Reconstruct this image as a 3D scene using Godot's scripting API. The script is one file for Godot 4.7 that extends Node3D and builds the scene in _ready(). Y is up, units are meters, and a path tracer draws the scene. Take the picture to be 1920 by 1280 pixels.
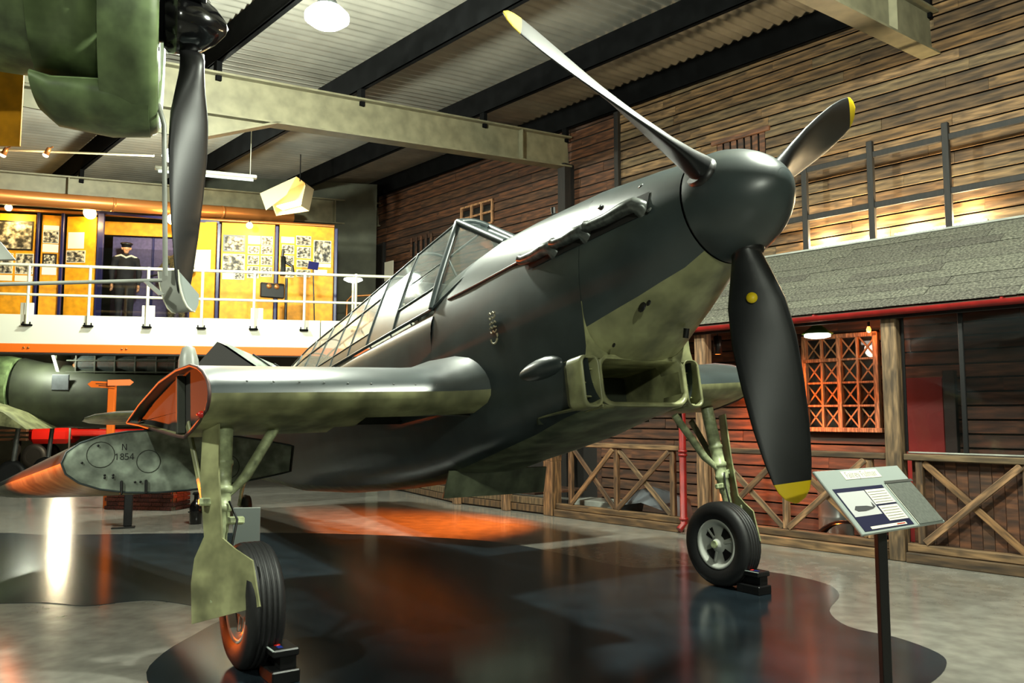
extends Node3D
# A carrier fighter with folded wings in a museum hangar: hut with veranda on the right, balcony display at the back left.

var M := {}
var used := {}
var boxes := {}
var rng := RandomNumberGenerator.new()
var AT: Transform3D   # aircraft frame: x nose, y up, z starboard
var BT: Transform3D   # timber wall and hut frame: x along the wall, z out into the hall
var CT: Transform3D   # balcony frame: x along the front edge, z towards the hall
var NT: Transform3D   # hanging green engine frame

# ---------------------------------------------------------------- nodes
func numbered(called: String) -> String:
	if not used.has(called):
		used[called] = 0
		return called
	used[called] += 1
	return "%s_%03d" % [called, used[called]]

func tag(o: Node, label: String, category: String, group := "", kind := ""):
	if label: o.set_meta("label", label)
	if category: o.set_meta("category", category)
	if group: o.set_meta("group", group)
	if kind: o.set_meta("kind", kind)

func thing(called: String, label: String, category: String, xf := Transform3D(), group := "") -> Node3D:
	var o := Node3D.new()
	o.name = numbered(called)
	add_child(o)
	o.transform = xf
	tag(o, label, category, group)
	return o

func setting(called: String, label: String, xf := Transform3D()) -> Node3D:
	var o := Node3D.new()
	o.name = numbered(called)
	add_child(o)
	o.transform = xf
	tag(o, label, called.split("_")[0], "", "structure")
	return o

func part(called: String, mesh: Mesh, m: Material, parent: Node, xf := Transform3D(), label := "") -> MeshInstance3D:
	var o := MeshInstance3D.new()
	o.name = called
	o.mesh = mesh
	o.material_override = m
	o.transform = xf
	parent.add_child(o, true)
	if label: o.set_meta("label", label)
	return o

func solo(called: String, label: String, category: String, mesh: Mesh, m: Material, xf := Transform3D(), group := "", kind := "") -> MeshInstance3D:
	var o := part(numbered(called), mesh, m, self, xf)
	tag(o, label, category, group, kind)
	return o

func at(p: Vector3, b := Basis()) -> Transform3D:
	return Transform3D(b, p)

func ry(deg: float) -> Basis:
	return Basis(Vector3.UP, deg_to_rad(deg))

func rx(deg: float) -> Basis:
	return Basis(Vector3.RIGHT, deg_to_rad(deg))

func rz(deg: float) -> Basis:
	return Basis(Vector3.BACK, deg_to_rad(deg))

# ---------------------------------------------------------------- meshes
func S(smooth := false) -> SurfaceTool:
	var s := SurfaceTool.new()
	s.begin(Mesh.PRIMITIVE_TRIANGLES)
	s.set_smooth_group(0 if smooth else -1)
	return s

func fin(s: SurfaceTool) -> ArrayMesh:
	s.generate_normals()
	return s.commit()

func tri(s: SurfaceTool, a: Vector3, b: Vector3, c: Vector3):
	s.add_vertex(a); s.add_vertex(b); s.add_vertex(c)

func quad(s: SurfaceTool, a: Vector3, b: Vector3, c: Vector3, d: Vector3):
	tri(s, a, b, c); tri(s, a, c, d)

# chamfered box
func box(s: SurfaceTool, sz: Vector3, xf := Transform3D(), b := 0.0):
	var h := sz / 2
	s.set_smooth_group(-1)
	var f := func(a: int, sg: Vector3) -> Vector3:
		var p := Vector3()
		for i in 3:
			p[i] = sg[i] * (h[i] if i == a else h[i] - b)
		return xf * p
	for a in 3:
		var u := (a + 1) % 3
		var v := (a + 2) % 3
		for sg in [-1.0, 1.0]:
			var q := []
			for k in [[-1, -1], [1, -1], [1, 1], [-1, 1]]:
				var g := Vector3(); g[a] = sg; g[u] = k[0]; g[v] = k[1]
				q.append(f.call(a, g))
			if sg > 0: q.reverse()
			quad(s, q[0], q[1], q[2], q[3])
		if b > 0:
			for su in [-1.0, 1.0]:
				for sa in [-1.0, 1.0]:
					var g0 := Vector3(); g0[a] = sa; g0[u] = su; g0[v] = -1
					var g1 := g0; g1[v] = 1
					if sa * su > 0:
						quad(s, f.call(a, g0), f.call(a, g1), f.call(u, g1), f.call(u, g0))
					else:
						quad(s, f.call(a, g0), f.call(u, g0), f.call(u, g1), f.call(a, g1))
	if b > 0:
		for i in [-1.0, 1.0]:
			for j in [-1.0, 1.0]:
				for k in [-1.0, 1.0]:
					var g := Vector3(i, j, k)
					if i * j * k > 0: tri(s, f.call(0, g), f.call(2, g), f.call(1, g))
					else: tri(s, f.call(0, g), f.call(1, g), f.call(2, g))

func bx(sz: Vector3, b := 0.006) -> ArrayMesh:
	var key := [sz.snapped(Vector3.ONE * 0.001), b]
	if not boxes.has(key):
		var s := S()
		box(s, sz, Transform3D(), minf(b, minf(sz.x, minf(sz.y, sz.z)) * 0.4))
		boxes[key] = fin(s)
	return boxes[key]

# a bar of square section between two points
func bar(a: Vector3, b: Vector3, w: float, d: float, up := Vector3.UP) -> Array:
	var y := (b - a).normalized()
	var x := up.cross(y)
	if x.length() < 0.01: x = Vector3.RIGHT.cross(y)
	x = x.normalized()
	var z := x.cross(y)
	return [bx(Vector3(w, (b - a).length(), d)), Transform3D(Basis(x, y, z), (a + b) / 2)]

func loft(s: SurfaceTool, rings: Array, closed := true, cap0 := false, cap1 := false):
	for i in rings.size() - 1:
		var a: Array = rings[i]
		var b: Array = rings[i + 1]
		var n := a.size()
		for k in (n if closed else n - 1):
			var k2 := (k + 1) % n
			quad(s, a[k], a[k2], b[k2], b[k])
	for e in [[cap0, 0], [cap1, rings.size() - 1]]:
		if e[0]:
			var r: Array = rings[e[1]]
			var c := Vector3()
			for p in r: c += p
			c /= r.size()
			s.set_smooth_group(-1)
			for k in r.size():
				if e[1] == 0: tri(s, c, r[(k + 1) % r.size()], r[k])
				else: tri(s, c, r[k], r[(k + 1) % r.size()])
			s.set_smooth_group(0)

func tube(s: SurfaceTool, pts: Array, rad, n := 10, caps := true):
	var rings := []
	var ref := Vector3.UP
	for i in pts.size():
		var d: Vector3 = (pts[mini(i + 1, pts.size() - 1)] - pts[maxi(i - 1, 0)]).normalized()
		if absf(d.dot(ref)) > 0.95: ref = Vector3.RIGHT if absf(d.x) < 0.7 else Vector3.BACK
		var x := ref.cross(d).normalized()
		var y := d.cross(x)
		var r: float = rad[i] if rad is Array else rad
		var ring := []
		for k in n:
			var a := TAU * k / n
			ring.append(pts[i] + (x * cos(a) + y * sin(a)) * r)
		rings.append(ring)
	loft(s, rings, true, caps, caps)

func tubem(pts: Array, rad, n := 10) -> ArrayMesh:
	var s := S(true)
	tube(s, pts, rad, n)
	return fin(s)

# profile of (distance along the axis, radius) pairs turned about the local y axis of xf
func lathe(s: SurfaceTool, prof: Array, n := 24, xf := Transform3D(), caps := true):
	var rings := []
	for p in prof:
		var ring := []
		for k in n:
			var a := TAU * k / n
			ring.append(xf * Vector3(cos(a) * p[1], p[0], sin(a) * p[1]))
		rings.append(ring)
	loft(s, rings, true, caps and prof[0][1] > 0.0005, caps and prof[-1][1] > 0.0005)

func lathem(prof: Array, n := 24, xf := Transform3D()) -> ArrayMesh:
	var s := S(true)
	lathe(s, prof, n, xf)
	return fin(s)

# flat outline in the xy plane of xf given a thickness along z
func plate(s: SurfaceTool, pts: Array, th: float, xf := Transform3D()):
	var p2 := PackedVector2Array()
	for p in pts: p2.append(Vector2(p[0], p[1]))
	var idx := Geometry2D.triangulate_polygon(p2)
	for sg in [-0.5, 0.5]:
		for i in range(0, idx.size(), 3):
			var q := []
			for k in 3: q.append(xf * Vector3(p2[idx[i + k]].x, p2[idx[i + k]].y, sg * th))
			if sg < 0: q.reverse()
			tri(s, q[0], q[1], q[2])
	for i in p2.size():
		var a := p2[i]
		var b := p2[(i + 1) % p2.size()]
		quad(s, xf * Vector3(a.x, a.y, -th / 2), xf * Vector3(b.x, b.y, -th / 2), xf * Vector3(b.x, b.y, th / 2), xf * Vector3(a.x, a.y, th / 2))

func platem(pts: Array, th: float, xf := Transform3D()) -> ArrayMesh:
	var s := S()
	plate(s, pts, th, xf)
	return fin(s)

func text(t: String, size: float, depth := 0.002) -> TextMesh:
	var m := TextMesh.new()
	var f := SystemFont.new()
	f.font_names = PackedStringArray(["Droid Sans"])
	m.font = f
	m.text = t
	m.font_size = 32
	m.pixel_size = size / 32.0
	m.depth = depth
	return m

# ---------------------------------------------------------------- materials
func noise_tex(w: int, h: int, freq: float, lo: float, hi: float, sd: int, rw := 0, rh := 0) -> ImageTexture:
	var n := FastNoiseLite.new()
	n.seed = sd
	n.frequency = freq
	n.fractal_octaves = 4
	var im := n.get_seamless_image(w, h)
	im.convert(Image.FORMAT_RGB8)
	for y in h:
		for x in w:
			var v := im.get_pixel(x, y).r
			v = lo + (hi - lo) * clampf((v - 0.5) * 1.5 + 0.5, 0, 1)
			im.set_pixel(x, y, Color(v, v, v))
	if rw: im.resize(rw, rh, Image.INTERPOLATE_CUBIC)
	im.generate_mipmaps()
	return ImageTexture.create_from_image(im)

func mt(key: String, col: Color, rough: float, metal := 0.0, tex = null, scale := 1.0, off := Vector3.ZERO) -> StandardMaterial3D:
	var m := StandardMaterial3D.new()
	m.albedo_color = col
	m.roughness = rough
	m.metallic = metal
	if tex:
		m.albedo_texture = tex
		m.uv1_triplanar = true
		m.uv1_scale = Vector3.ONE * scale
		m.uv1_offset = off
	M[key] = m
	return m

func glow(key: String, col: Color, e: float) -> StandardMaterial3D:
	var m := StandardMaterial3D.new()
	m.albedo_color = Color(0.9, 0.9, 0.9)
	m.emission_enabled = true
	m.emission = col
	m.emission_energy_multiplier = e
	M[key] = m
	return m

func glass(key: String, col: Color, alpha: float, rough := 0.03) -> StandardMaterial3D:
	var m := StandardMaterial3D.new()
	m.transparency = BaseMaterial3D.TRANSPARENCY_ALPHA
	m.albedo_color = Color(col.r, col.g, col.b, alpha)
	m.roughness = rough
	m.cull_mode = BaseMaterial3D.CULL_DISABLED
	M[key] = m
	return m

func materials():
	var mott := noise_tex(256, 256, 0.012, 0.8, 1.0, 3)
	var fine := noise_tex(256, 256, 0.05, 0.84, 1.0, 4)
	var grime := noise_tex(256, 256, 0.018, 0.58, 1.0, 5)
	var wood_h := noise_tex(48, 384, 0.035, 0.5, 1.0, 6, 384, 384)
	var wood_v := noise_tex(384, 48, 0.035, 0.5, 1.0, 7, 384, 384)
	var stone := noise_tex(256, 256, 0.06, 0.5, 1.0, 8)
	var sni: Image = stone.get_image().duplicate()
	sni.clear_mipmaps()
	sni.bump_map_to_normal_map(6.0)
	var stone_n := ImageTexture.create_from_image(sni)
	# aircraft
	mt("slate", Color(0.24, 0.275, 0.28), 0.34, 0.0, mott, 0.6)
	mt("sky", Color(0.64, 0.645, 0.47), 0.42, 0.0, grime, 0.7)
	mt("belly", Color(0.50, 0.53, 0.42), 0.4, 0.0, grime, 0.8)
	mt("blade", Color(0.09, 0.1, 0.11), 0.42, 0.0, mott, 1.2)
	mt("yellow", Color(0.86, 0.74, 0.06), 0.45)
	mt("interior", Color(0.17, 0.18, 0.14), 0.7, 0.0, mott, 1.5)
	mt("ribgrey", Color(0.60, 0.645, 0.58), 0.5, 0.0, grime, 1.0)
	mt("oleo", Color(0.76, 0.80, 0.62), 0.4, 0.0, grime, 2.0)
	mt("rubber", Color(0.10, 0.10, 0.105), 0.55, 0.0, fine, 3.0)
	mt("alloy", Color(0.72, 0.73, 0.7), 0.35, 0.0)
	mt("black", Color(0.055, 0.055, 0.06), 0.4)
	mt("blackgloss", Color(0.04, 0.04, 0.045), 0.12)
	mt("exhaust", Color(0.44, 0.46, 0.45), 0.3, 0.35, grime, 3.0)
	mt("marking", Color(0.66, 0.62, 0.5), 0.55)
	mt("red", Color(0.72, 0.1, 0.07), 0.35)
	mt("blue", Color(0.1, 0.16, 0.45), 0.4)
	mt("grille", Color(0.2, 0.22, 0.17), 0.5, 0.3)
	mt("reddish", Color(0.30, 0.2, 0.19), 0.55, 0.0, mott, 1.0)
	glass("perspex", Color(0.62, 0.68, 0.68), 0.16, 0.06)
	glass("perspex_dusty", Color(0.75, 0.74, 0.68), 0.3, 0.15)
	glass("pane", Color(0.05, 0.06, 0.06), 0.14, 0.04)
	# building
	mt("floor", Color(0.525, 0.515, 0.485), 0.17, 0.0, fine, 0.3)
	
	mt("floorpaint", Color(0.13, 0.165, 0.19), 0.17, 0.0, mott, 0.5)
	mt("sheet", Color(0.49, 0.48, 0.445), 0.6, 0.0, mott, 0.3)
	mt("purlin", Color(0.05, 0.052, 0.055), 0.6, 0.0, mott, 0.8)
	mt("rafter", Color(0.47, 0.455, 0.365), 0.55, 0.0, fine, 0.25)
	M.purlin.metallic_specular = 0.15
	M.purlin.roughness = 0.85
	mt("dark", Color(0.12, 0.11, 0.1), 0.8)
	mt("olive", Color(0.29, 0.3, 0.25), 0.8, 0.0, mott, 0.4)
	var tones := [Color(0.56, 0.44, 0.30), Color(0.49, 0.38, 0.26), Color(0.62, 0.50, 0.37), Color(0.42, 0.33, 0.23), Color(0.53, 0.45, 0.34), Color(0.58, 0.45, 0.30)]
	for i in 6:
		mt("plank%d" % i, Color(tones[i].r * 0.84, tones[i].g * 0.81, tones[i].b * 0.74), 0.75, 0.0, wood_h, 0.9, Vector3(0.13 * i, 0.37 * i, 0.21 * i))
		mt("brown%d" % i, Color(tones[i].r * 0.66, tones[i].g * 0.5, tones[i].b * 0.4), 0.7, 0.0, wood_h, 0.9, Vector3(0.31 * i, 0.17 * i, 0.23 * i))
		mt("slate_roof%d" % i, Color(0.50, 0.50, 0.44).lerp(Color(0.42, 0.41, 0.37), rng.randf()), 0.85, 0.0, stone, 1.6, Vector3(0.19 * i, 0.3 * i, 0.11 * i))
		mt("post%d" % i, Color(tones[i].r * 0.95, tones[i].g * 0.9, tones[i].b * 0.85), 0.7, 0.0, wood_v, 1.1, Vector3(0.23 * i, 0.41 * i, 0.1 * i))
	for i in 6:
		var sm: StandardMaterial3D = M["slate_roof%d" % i]
		sm.normal_enabled = true
		sm.normal_texture = stone_n
		sm.normal_scale = 0.8
	mt("timber_dark", Color(0.085, 0.065, 0.05), 0.7, 0.0, wood_v, 1.0)
	mt("window_wood", Color(0.75, 0.55, 0.38), 0.55, 0.0, wood_v, 2.0)
	mt("tape", Color(0.60, 0.44, 0.28), 0.7)
	mt("gutter", Color(0.56, 0.10, 0.09), 0.4, 0.0, mott, 1.0)
	mt("doorred", Color(0.42, 0.05, 0.05), 0.5)
	# balcony
	mt("white", Color(0.88, 0.88, 0.82), 0.45)
	mt("rail", Color(0.86, 0.86, 0.78), 0.35)
	mt("orange", Color(0.92, 0.42, 0.08), 0.5)
	mt("panelyellow", Color(0.93, 0.62, 0.05), 0.6, 0.0, fine, 0.4)
	mt("navy", Color(0.09, 0.1, 0.30), 0.35)
	mt("screen", Color(0.33, 0.29, 0.44), 0.7, 0.0, fine, 1.0)
	mt("copper", Color(0.72, 0.46, 0.24), 0.35, 0.55)
	mt("cream", Color(0.78, 0.72, 0.58), 0.5)
	mt("paper", Color(0.9, 0.88, 0.8), 0.7)
	mt("signgrey", Color(0.60, 0.635, 0.62), 0.4)
	mt("signdark", Color(0.42, 0.435, 0.41), 0.5, 0.0, fine, 3.0)
	mt("navyprint", Color(0.08, 0.09, 0.22), 0.5)
	mt("printgrey", Color(0.25, 0.25, 0.26), 0.6)
	mt("green", Color(0.46, 0.54, 0.36), 0.5, 0.0, grime, 0.8)
	mt("greendark", Color(0.2, 0.22, 0.16), 0.6, 0.0, mott, 0.8)
	mt("palegrey", Color(0.60, 0.61, 0.58), 0.4, 0.0, mott, 0.8)
	mt("steel", Color(0.45, 0.46, 0.45), 0.3, 0.6)
	mt("bluegrey", Color(0.36, 0.38, 0.40), 0.6, 0.0, mott, 1.0)
	mt("brick0", Color(0.42, 0.18, 0.13), 0.8, 0.0, stone, 2.0)
	mt("brick1", Color(0.36, 0.15, 0.11), 0.8, 0.0, stone, 2.0, Vector3(0.3, 0.1, 0.2))
	mt("brick2", Color(0.47, 0.22, 0.15), 0.8, 0.0, stone, 2.0, Vector3(0.1, 0.4, 0.6))
	mt("mortar", Color(0.3, 0.25, 0.2), 0.9)
	mt("cloth", Color(0.10, 0.105, 0.13), 0.85)
	mt("skin", Color(0.78, 0.58, 0.44), 0.6)
	mt("camo", Color(0.5, 0.45, 0.28), 0.85, 0.0, noise_tex(128, 128, 0.06, 0.15, 1.0, 12), 2.5)
	glow("lamp_white", Color(0.93, 1.0, 0.95), 30.0)
	glow("tube_white", Color(0.97, 0.93, 1.0), 14.0)
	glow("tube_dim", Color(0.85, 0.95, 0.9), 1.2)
	glow("lamp_warm", Color(1.0, 0.85, 0.6), 14.0)
	glow("lamp_amber", Color(1.0, 0.55, 0.2), 6.0)

func _ready():
	rng.seed = 77
	AT = Transform3D(Basis(Vector3(0.55153, 0.16505, 0.81767), Vector3(-0.09229, 0.98629, -0.13683), Vector3(-0.82904, 0, 0.55919)), Vector3(0.153, 0, -6.6))
	BT = Transform3D(Basis(Vector3(0.66913, 0, 0.74314), Vector3.UP, Vector3(-0.74314, 0, 0.66913)), Vector3(5.072, 0, -8.289))
	CT = Transform3D(Basis(Vector3(0.98163, 0, -0.19081), Vector3.UP, Vector3(0.19081, 0, 0.98163)), Vector3(-9.6, 0, -15.5))
	NT = Transform3D(Basis(Vector3(0.92914, 0, -0.36973), Vector3.UP, Vector3(0.36973, 0, 0.92914)), Vector3(-2.415, 4.471, -5.8))
	# camera
	var cam := Camera3D.new()
	cam.name = "camera"
	cam.fov = 45.24
	cam.position = Vector3(0, 1.6, 0)
	cam.rotation.x = atan(136.0 / 1536.0)
	cam.near = 0.05
	cam.far = 200
	add_child(cam)
	# no daylight reaches the hall
	var we := WorldEnvironment.new()
	we.name = "environment"
	var env := Environment.new()
	env.background_mode = Environment.BG_COLOR
	env.background_color = Color(0, 0, 0)
	env.ambient_light_source = Environment.AMBIENT_SOURCE_DISABLED
	env.tonemap_mode = Environment.TONE_MAPPER_LINEAR
	env.tonemap_exposure = 0.92
	env.sdfgi_enabled = true
	env.ssao_enabled = true
	env.ssil_enabled = true
	we.environment = env
	add_child(we)
	materials()
	high_bays()
	hall()
	timber_wall()
	hut()
	fighter()
	balcony()
	green_engine()
	track_spots()
	back_left()
	floor_things()

func omni(parent: Node, p: Vector3, col: Color, e: float, size := 0.1) -> OmniLight3D:
	var l := OmniLight3D.new()
	l.name = "light"
	l.position = p
	l.light_color = col
	l.light_energy = e
	l.light_size = size
	l.omni_range = 60
	l.omni_attenuation = 2.0
	l.shadow_enabled = true
	parent.add_child(l, true)
	return l

func spot(parent: Node, p: Vector3, target: Vector3, col: Color, e: float, ang: float, size := 0.1) -> SpotLight3D:
	var l := SpotLight3D.new()
	l.name = "light"
	parent.add_child(l, true)
	var d := (target - p).normalized()
	l.transform = Transform3D(Basis.looking_at(d, Vector3.UP if absf(d.y) < 0.95 else Vector3.RIGHT), p)
	l.light_color = col
	l.light_energy = e
	l.light_size = size
	l.spot_range = 60
	l.spot_attenuation = 2.0
	l.spot_angle = ang
	l.shadow_enabled = true
	return l

# ---------------------------------------------------------------- lamps under the roof
func high_bays():
	var col := Color(0.97, 1.0, 0.92)
	# x, z along and across the hall, height, energy, cone (0 for all round)
	var spots := [
		[-5.0, 5.05, 5.95, "large glowing high bay lamp at the top of the corrugated ceiling", 52.0, 0.11],
		[-11.6, 4.3, 6.12, "small far high bay lamp beside the long hanging propeller blade", 30.0, 0.11],
		[0.6, 3.9, 6.3, "high bay lamp hanging above the nose of the fighter", 64.0, 0.27],
		[7.4, 10.5, 5.7, "high bay lamp hanging behind the viewer", 34.0, 0.11]]
	for a in spots:
		var t := thing("high_bay_lamp", a[3], "lamp", BT * at(Vector3(a[0], a[2], a[1])), "high bay lamps under the roof")
		var up: float = 7.25 - 0.1 * (a[1] + 2.4) - a[2]
		part("shade", lathem([[0.2, 0.05], [0.19, 0.09], [0.14, 0.11], [0.03, a[5]], [0.035, a[5] - 0.012], [0.135, 0.10]], 24), M.steel, t)
		part("bulb", lathem([[0.13, 0.06], [0.08, 0.16], [0.0, 0.24], [-0.05, 0.24], [-0.11, 0.16], [-0.14, 0.0]], 24), M.lamp_white, t)
		part("stem", tubem([Vector3(0, 0.2, 0), Vector3(0, up, 0)], 0.015, 8), M.purlin, t)
		omni(t, Vector3(0, -0.31, 0), col, a[4], 0.16)
	# floodlight that shines on the open floor and the folded wing from the front left
	var fl := thing("hall_floodlight", "black floodlight fixed under the roof at the front left", "lamp", at(Vector3(-5.2, 6.0, -2.2)))
	part("housing", bx(Vector3(0.4, 0.3, 0.2), 0.03), M.black, fl, at(Vector3(0, 0.12, 0.1)))
	part("glass", bx(Vector3(0.3, 0.02, 0.2), 0.004), M.lamp_white, fl, at(Vector3(0, -0.04, 0.0)))
	part("bracket", tubem([Vector3(0, 0.25, 0.1), Vector3(0, 0.75, 0.1)], 0.02, 8), M.black, fl)
	spot(fl, Vector3(0, -0.08, 0), Vector3(1.7, -5.6, -4.0), col, 70.0, 30.0, 0.16)

# ---------------------------------------------------------------- floor, roof, outer walls
func hall():
	var fl := setting("floor", "glossy pale grey painted concrete floor of the hall")
	part("slab", bx(Vector3(60, 0.2, 60), 0.0), M.floor, fl, at(Vector3(-6, -0.1, -12)))
	var pts := [[-7.2, -7.1], [-4.6, -7.1], [-3.99, -7.14], [-3.57, -7.02], [-3.29, -7.18], [-3.0, -7.2], [-2.32, -6.76], [-2.3, -6.27], [-2.34, -5.66], [-2.2, -5.1], [-1.6, -4.4], [-0.4, -3.9], [0.8, -3.9], [1.8, -4.4], [2.46, -5.01], [2.76, -5.37], [2.86, -5.66], [2.76, -6.05], [2.54, -6.35], [2.59, -6.85], [2.91, -7.45], [2.95, -7.98], [2.6, -8.51], [1.91, -8.8], [1.22, -8.75], [0.57, -9.6], [-0.42, -10.6], [-2.58, -11.2], [-4.52, -11.2], [-6.09, -11.05], [-7.2, -10.96]]
	var sm := []
	var nn := pts.size()
	for i in nn:
		for k in 4:
			var v := func(j: int) -> Vector2: return Vector2(pts[(j + nn) % nn][0], pts[(j + nn) % nn][1])
			var q: Vector2 = v.call(i).cubic_interpolate(v.call(i + 1), v.call(i - 1), v.call(i + 2), k / 4.0)
			sm.append([q.x, -q.y])
	part("painted_patch", platem(sm, 0.004, at(Vector3(0, 0.002, 0), rx(-90))), M.floorpaint, fl, Transform3D(), "dark blue painted patch with a wavy edge")
	# roof: sheets with waves that run down the slope, dark purlins along the hall, pale rafters across it
	var ce := setting("ceiling", "corrugated roof sheeting on dark purlins and pale steel rafters", BT)
	var s := S(true)
	var rows := []
	var z0 := -2.7
	var z1 := 24.0
	var n := 230 * 6
	for zz in [z0, z1]:
		var r := []
		for i in n + 1:
			var x := -32.0 + 42.0 * i / n
			r.append(Vector3(x, 7.8 - 0.1 * (zz + 2.4) + 0.028 * sin(TAU * x / 0.183), zz))
		rows.append(r)
	loft(s, rows, false)
	part("roof_sheet", fin(s), M.sheet, ce)
	part("roof_deck", bx(Vector3(42, 0.1, 26.9), 0.0), M.dark, ce, at(Vector3(-11, 7.94 - 0.1 * (10.65 + 2.4), 10.65), rx(5.71)))
	for z in [-2.28, -0.12, 2.48, 4.85, 7.4, 10.0, 12.6, 15.2, 17.8, 20.4]:
		var yt: float = 7.77 - 0.1 * (z + 2.4)
		var ps := S()
		box(ps, Vector3(41, 0.42, 0.03), at(Vector3(-11, yt - 0.21, z + 0.03)))
		box(ps, Vector3(41, 0.02, 0.1), at(Vector3(-11, yt - 0.41, z)))
		for x in [-22.5, -15.5, -8.5, -1.5, 5.5]:
			box(ps, Vector3(0.12, 0.3, 0.08), at(Vector3(x, yt - 0.55, z)))
		part("purlin", fin(ps), M.purlin, ce)
	for x in [-22.5, -15.5, -8.5, -1.5, 5.5]:
		var rs := S()
		var b := rx(5.7)
		var mid := Vector3(x, 6.86 - 0.1 * (10.0 + 2.4), 10.0)
		box(rs, Vector3(0.03, 0.6, 24.8), at(mid, b))
		box(rs, Vector3(0.26, 0.03, 24.8), at(mid + Vector3(0, 0.3, 0), b))
		box(rs, Vector3(0.26, 0.03, 24.8), at(mid - Vector3(0, 0.3, 0), b))
		# deeper haunch where the rafter comes down to its column
		if x > -15.0: plate(rs, [[3.9, 5.97], [5.2, 5.42], [9.0, 5.3], [9.0, 5.5]], 0.03, Transform3D(Basis(Vector3.BACK, Vector3.UP, Vector3.RIGHT), Vector3(x, 0, 0)))
		if x > -15.0: box(rs, Vector3(0.26, 0.03, 1.42), at(Vector3(x, 5.68, 4.55), rx(22.9)))
		for z in [-1.0, 5.1]:
			box(rs, Vector3(0.24, 0.58, 0.02), at(Vector3(x, 6.86 - 0.1 * (z + 2.4), z)))
		part("rafter", fin(rs), M.rafter, ce)
	for a in [["wall_left", "outer wall on the far left of the hall", Vector3(42, 8.4, 0.3), Vector3(-11, 4.0, 23.0)], ["wall_front", "wall behind the viewer", Vector3(0.3, 8.4, 26), Vector3(9.5, 4.0, 10.2)], ["wall_back", "dark end wall far behind the balcony", Vector3(0.3, 8.4, 26), Vector3(-31.5, 4.0, 10.2)]]:
		var w := setting(a[0], a[1], BT)
		part("panel", bx(a[2], 0.0), M.olive, w, at(a[3]))

# ---------------------------------------------------------------- high timber wall on the right
func plank_rows(parent: Node, x0: float, x1: float, y0: float, y1: float, pitch: float, z: float, mats: String, lmin: float, lmax: float, holes := []):
	var y := y0
	while y + pitch <= y1 + 0.001:
		var x := x0 - rng.randf() * lmin
		while x < x1:
			var l := snappedf(rng.randf_range(lmin, lmax), 0.2)
			var a := maxf(x, x0)
			var b := minf(x + l, x1)
			x += l
			var segs := [[a, b]]
			for h in holes:
				if y + pitch * 0.5 > h[2] and y + pitch * 0.5 < h[3]:
					var nx := []
					for sg in segs:
						if sg[1] <= h[0] or sg[0] >= h[1]: nx.append(sg)
						else:
							if sg[0] < h[0]: nx.append([sg[0], h[0]])
							if sg[1] > h[1]: nx.append([h[1], sg[1]])
					segs = nx
			for sg in segs:
				var w: float = snappedf(sg[1] - sg[0] - 0.004, 0.02)
				if w < 0.05: continue
				var dz := rng.randf_range(-0.004, 0.006)
				part("plank", bx(Vector3(w, pitch - 0.02, 0.024), 0.004), M["%s%d" % [mats, rng.randi() % 6]], parent, at(Vector3((sg[0] + sg[1]) / 2, y + pitch / 2, z + dz), rx(-4.5 + rng.randf_range(-0.6, 0.6))))
		y += pitch

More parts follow.
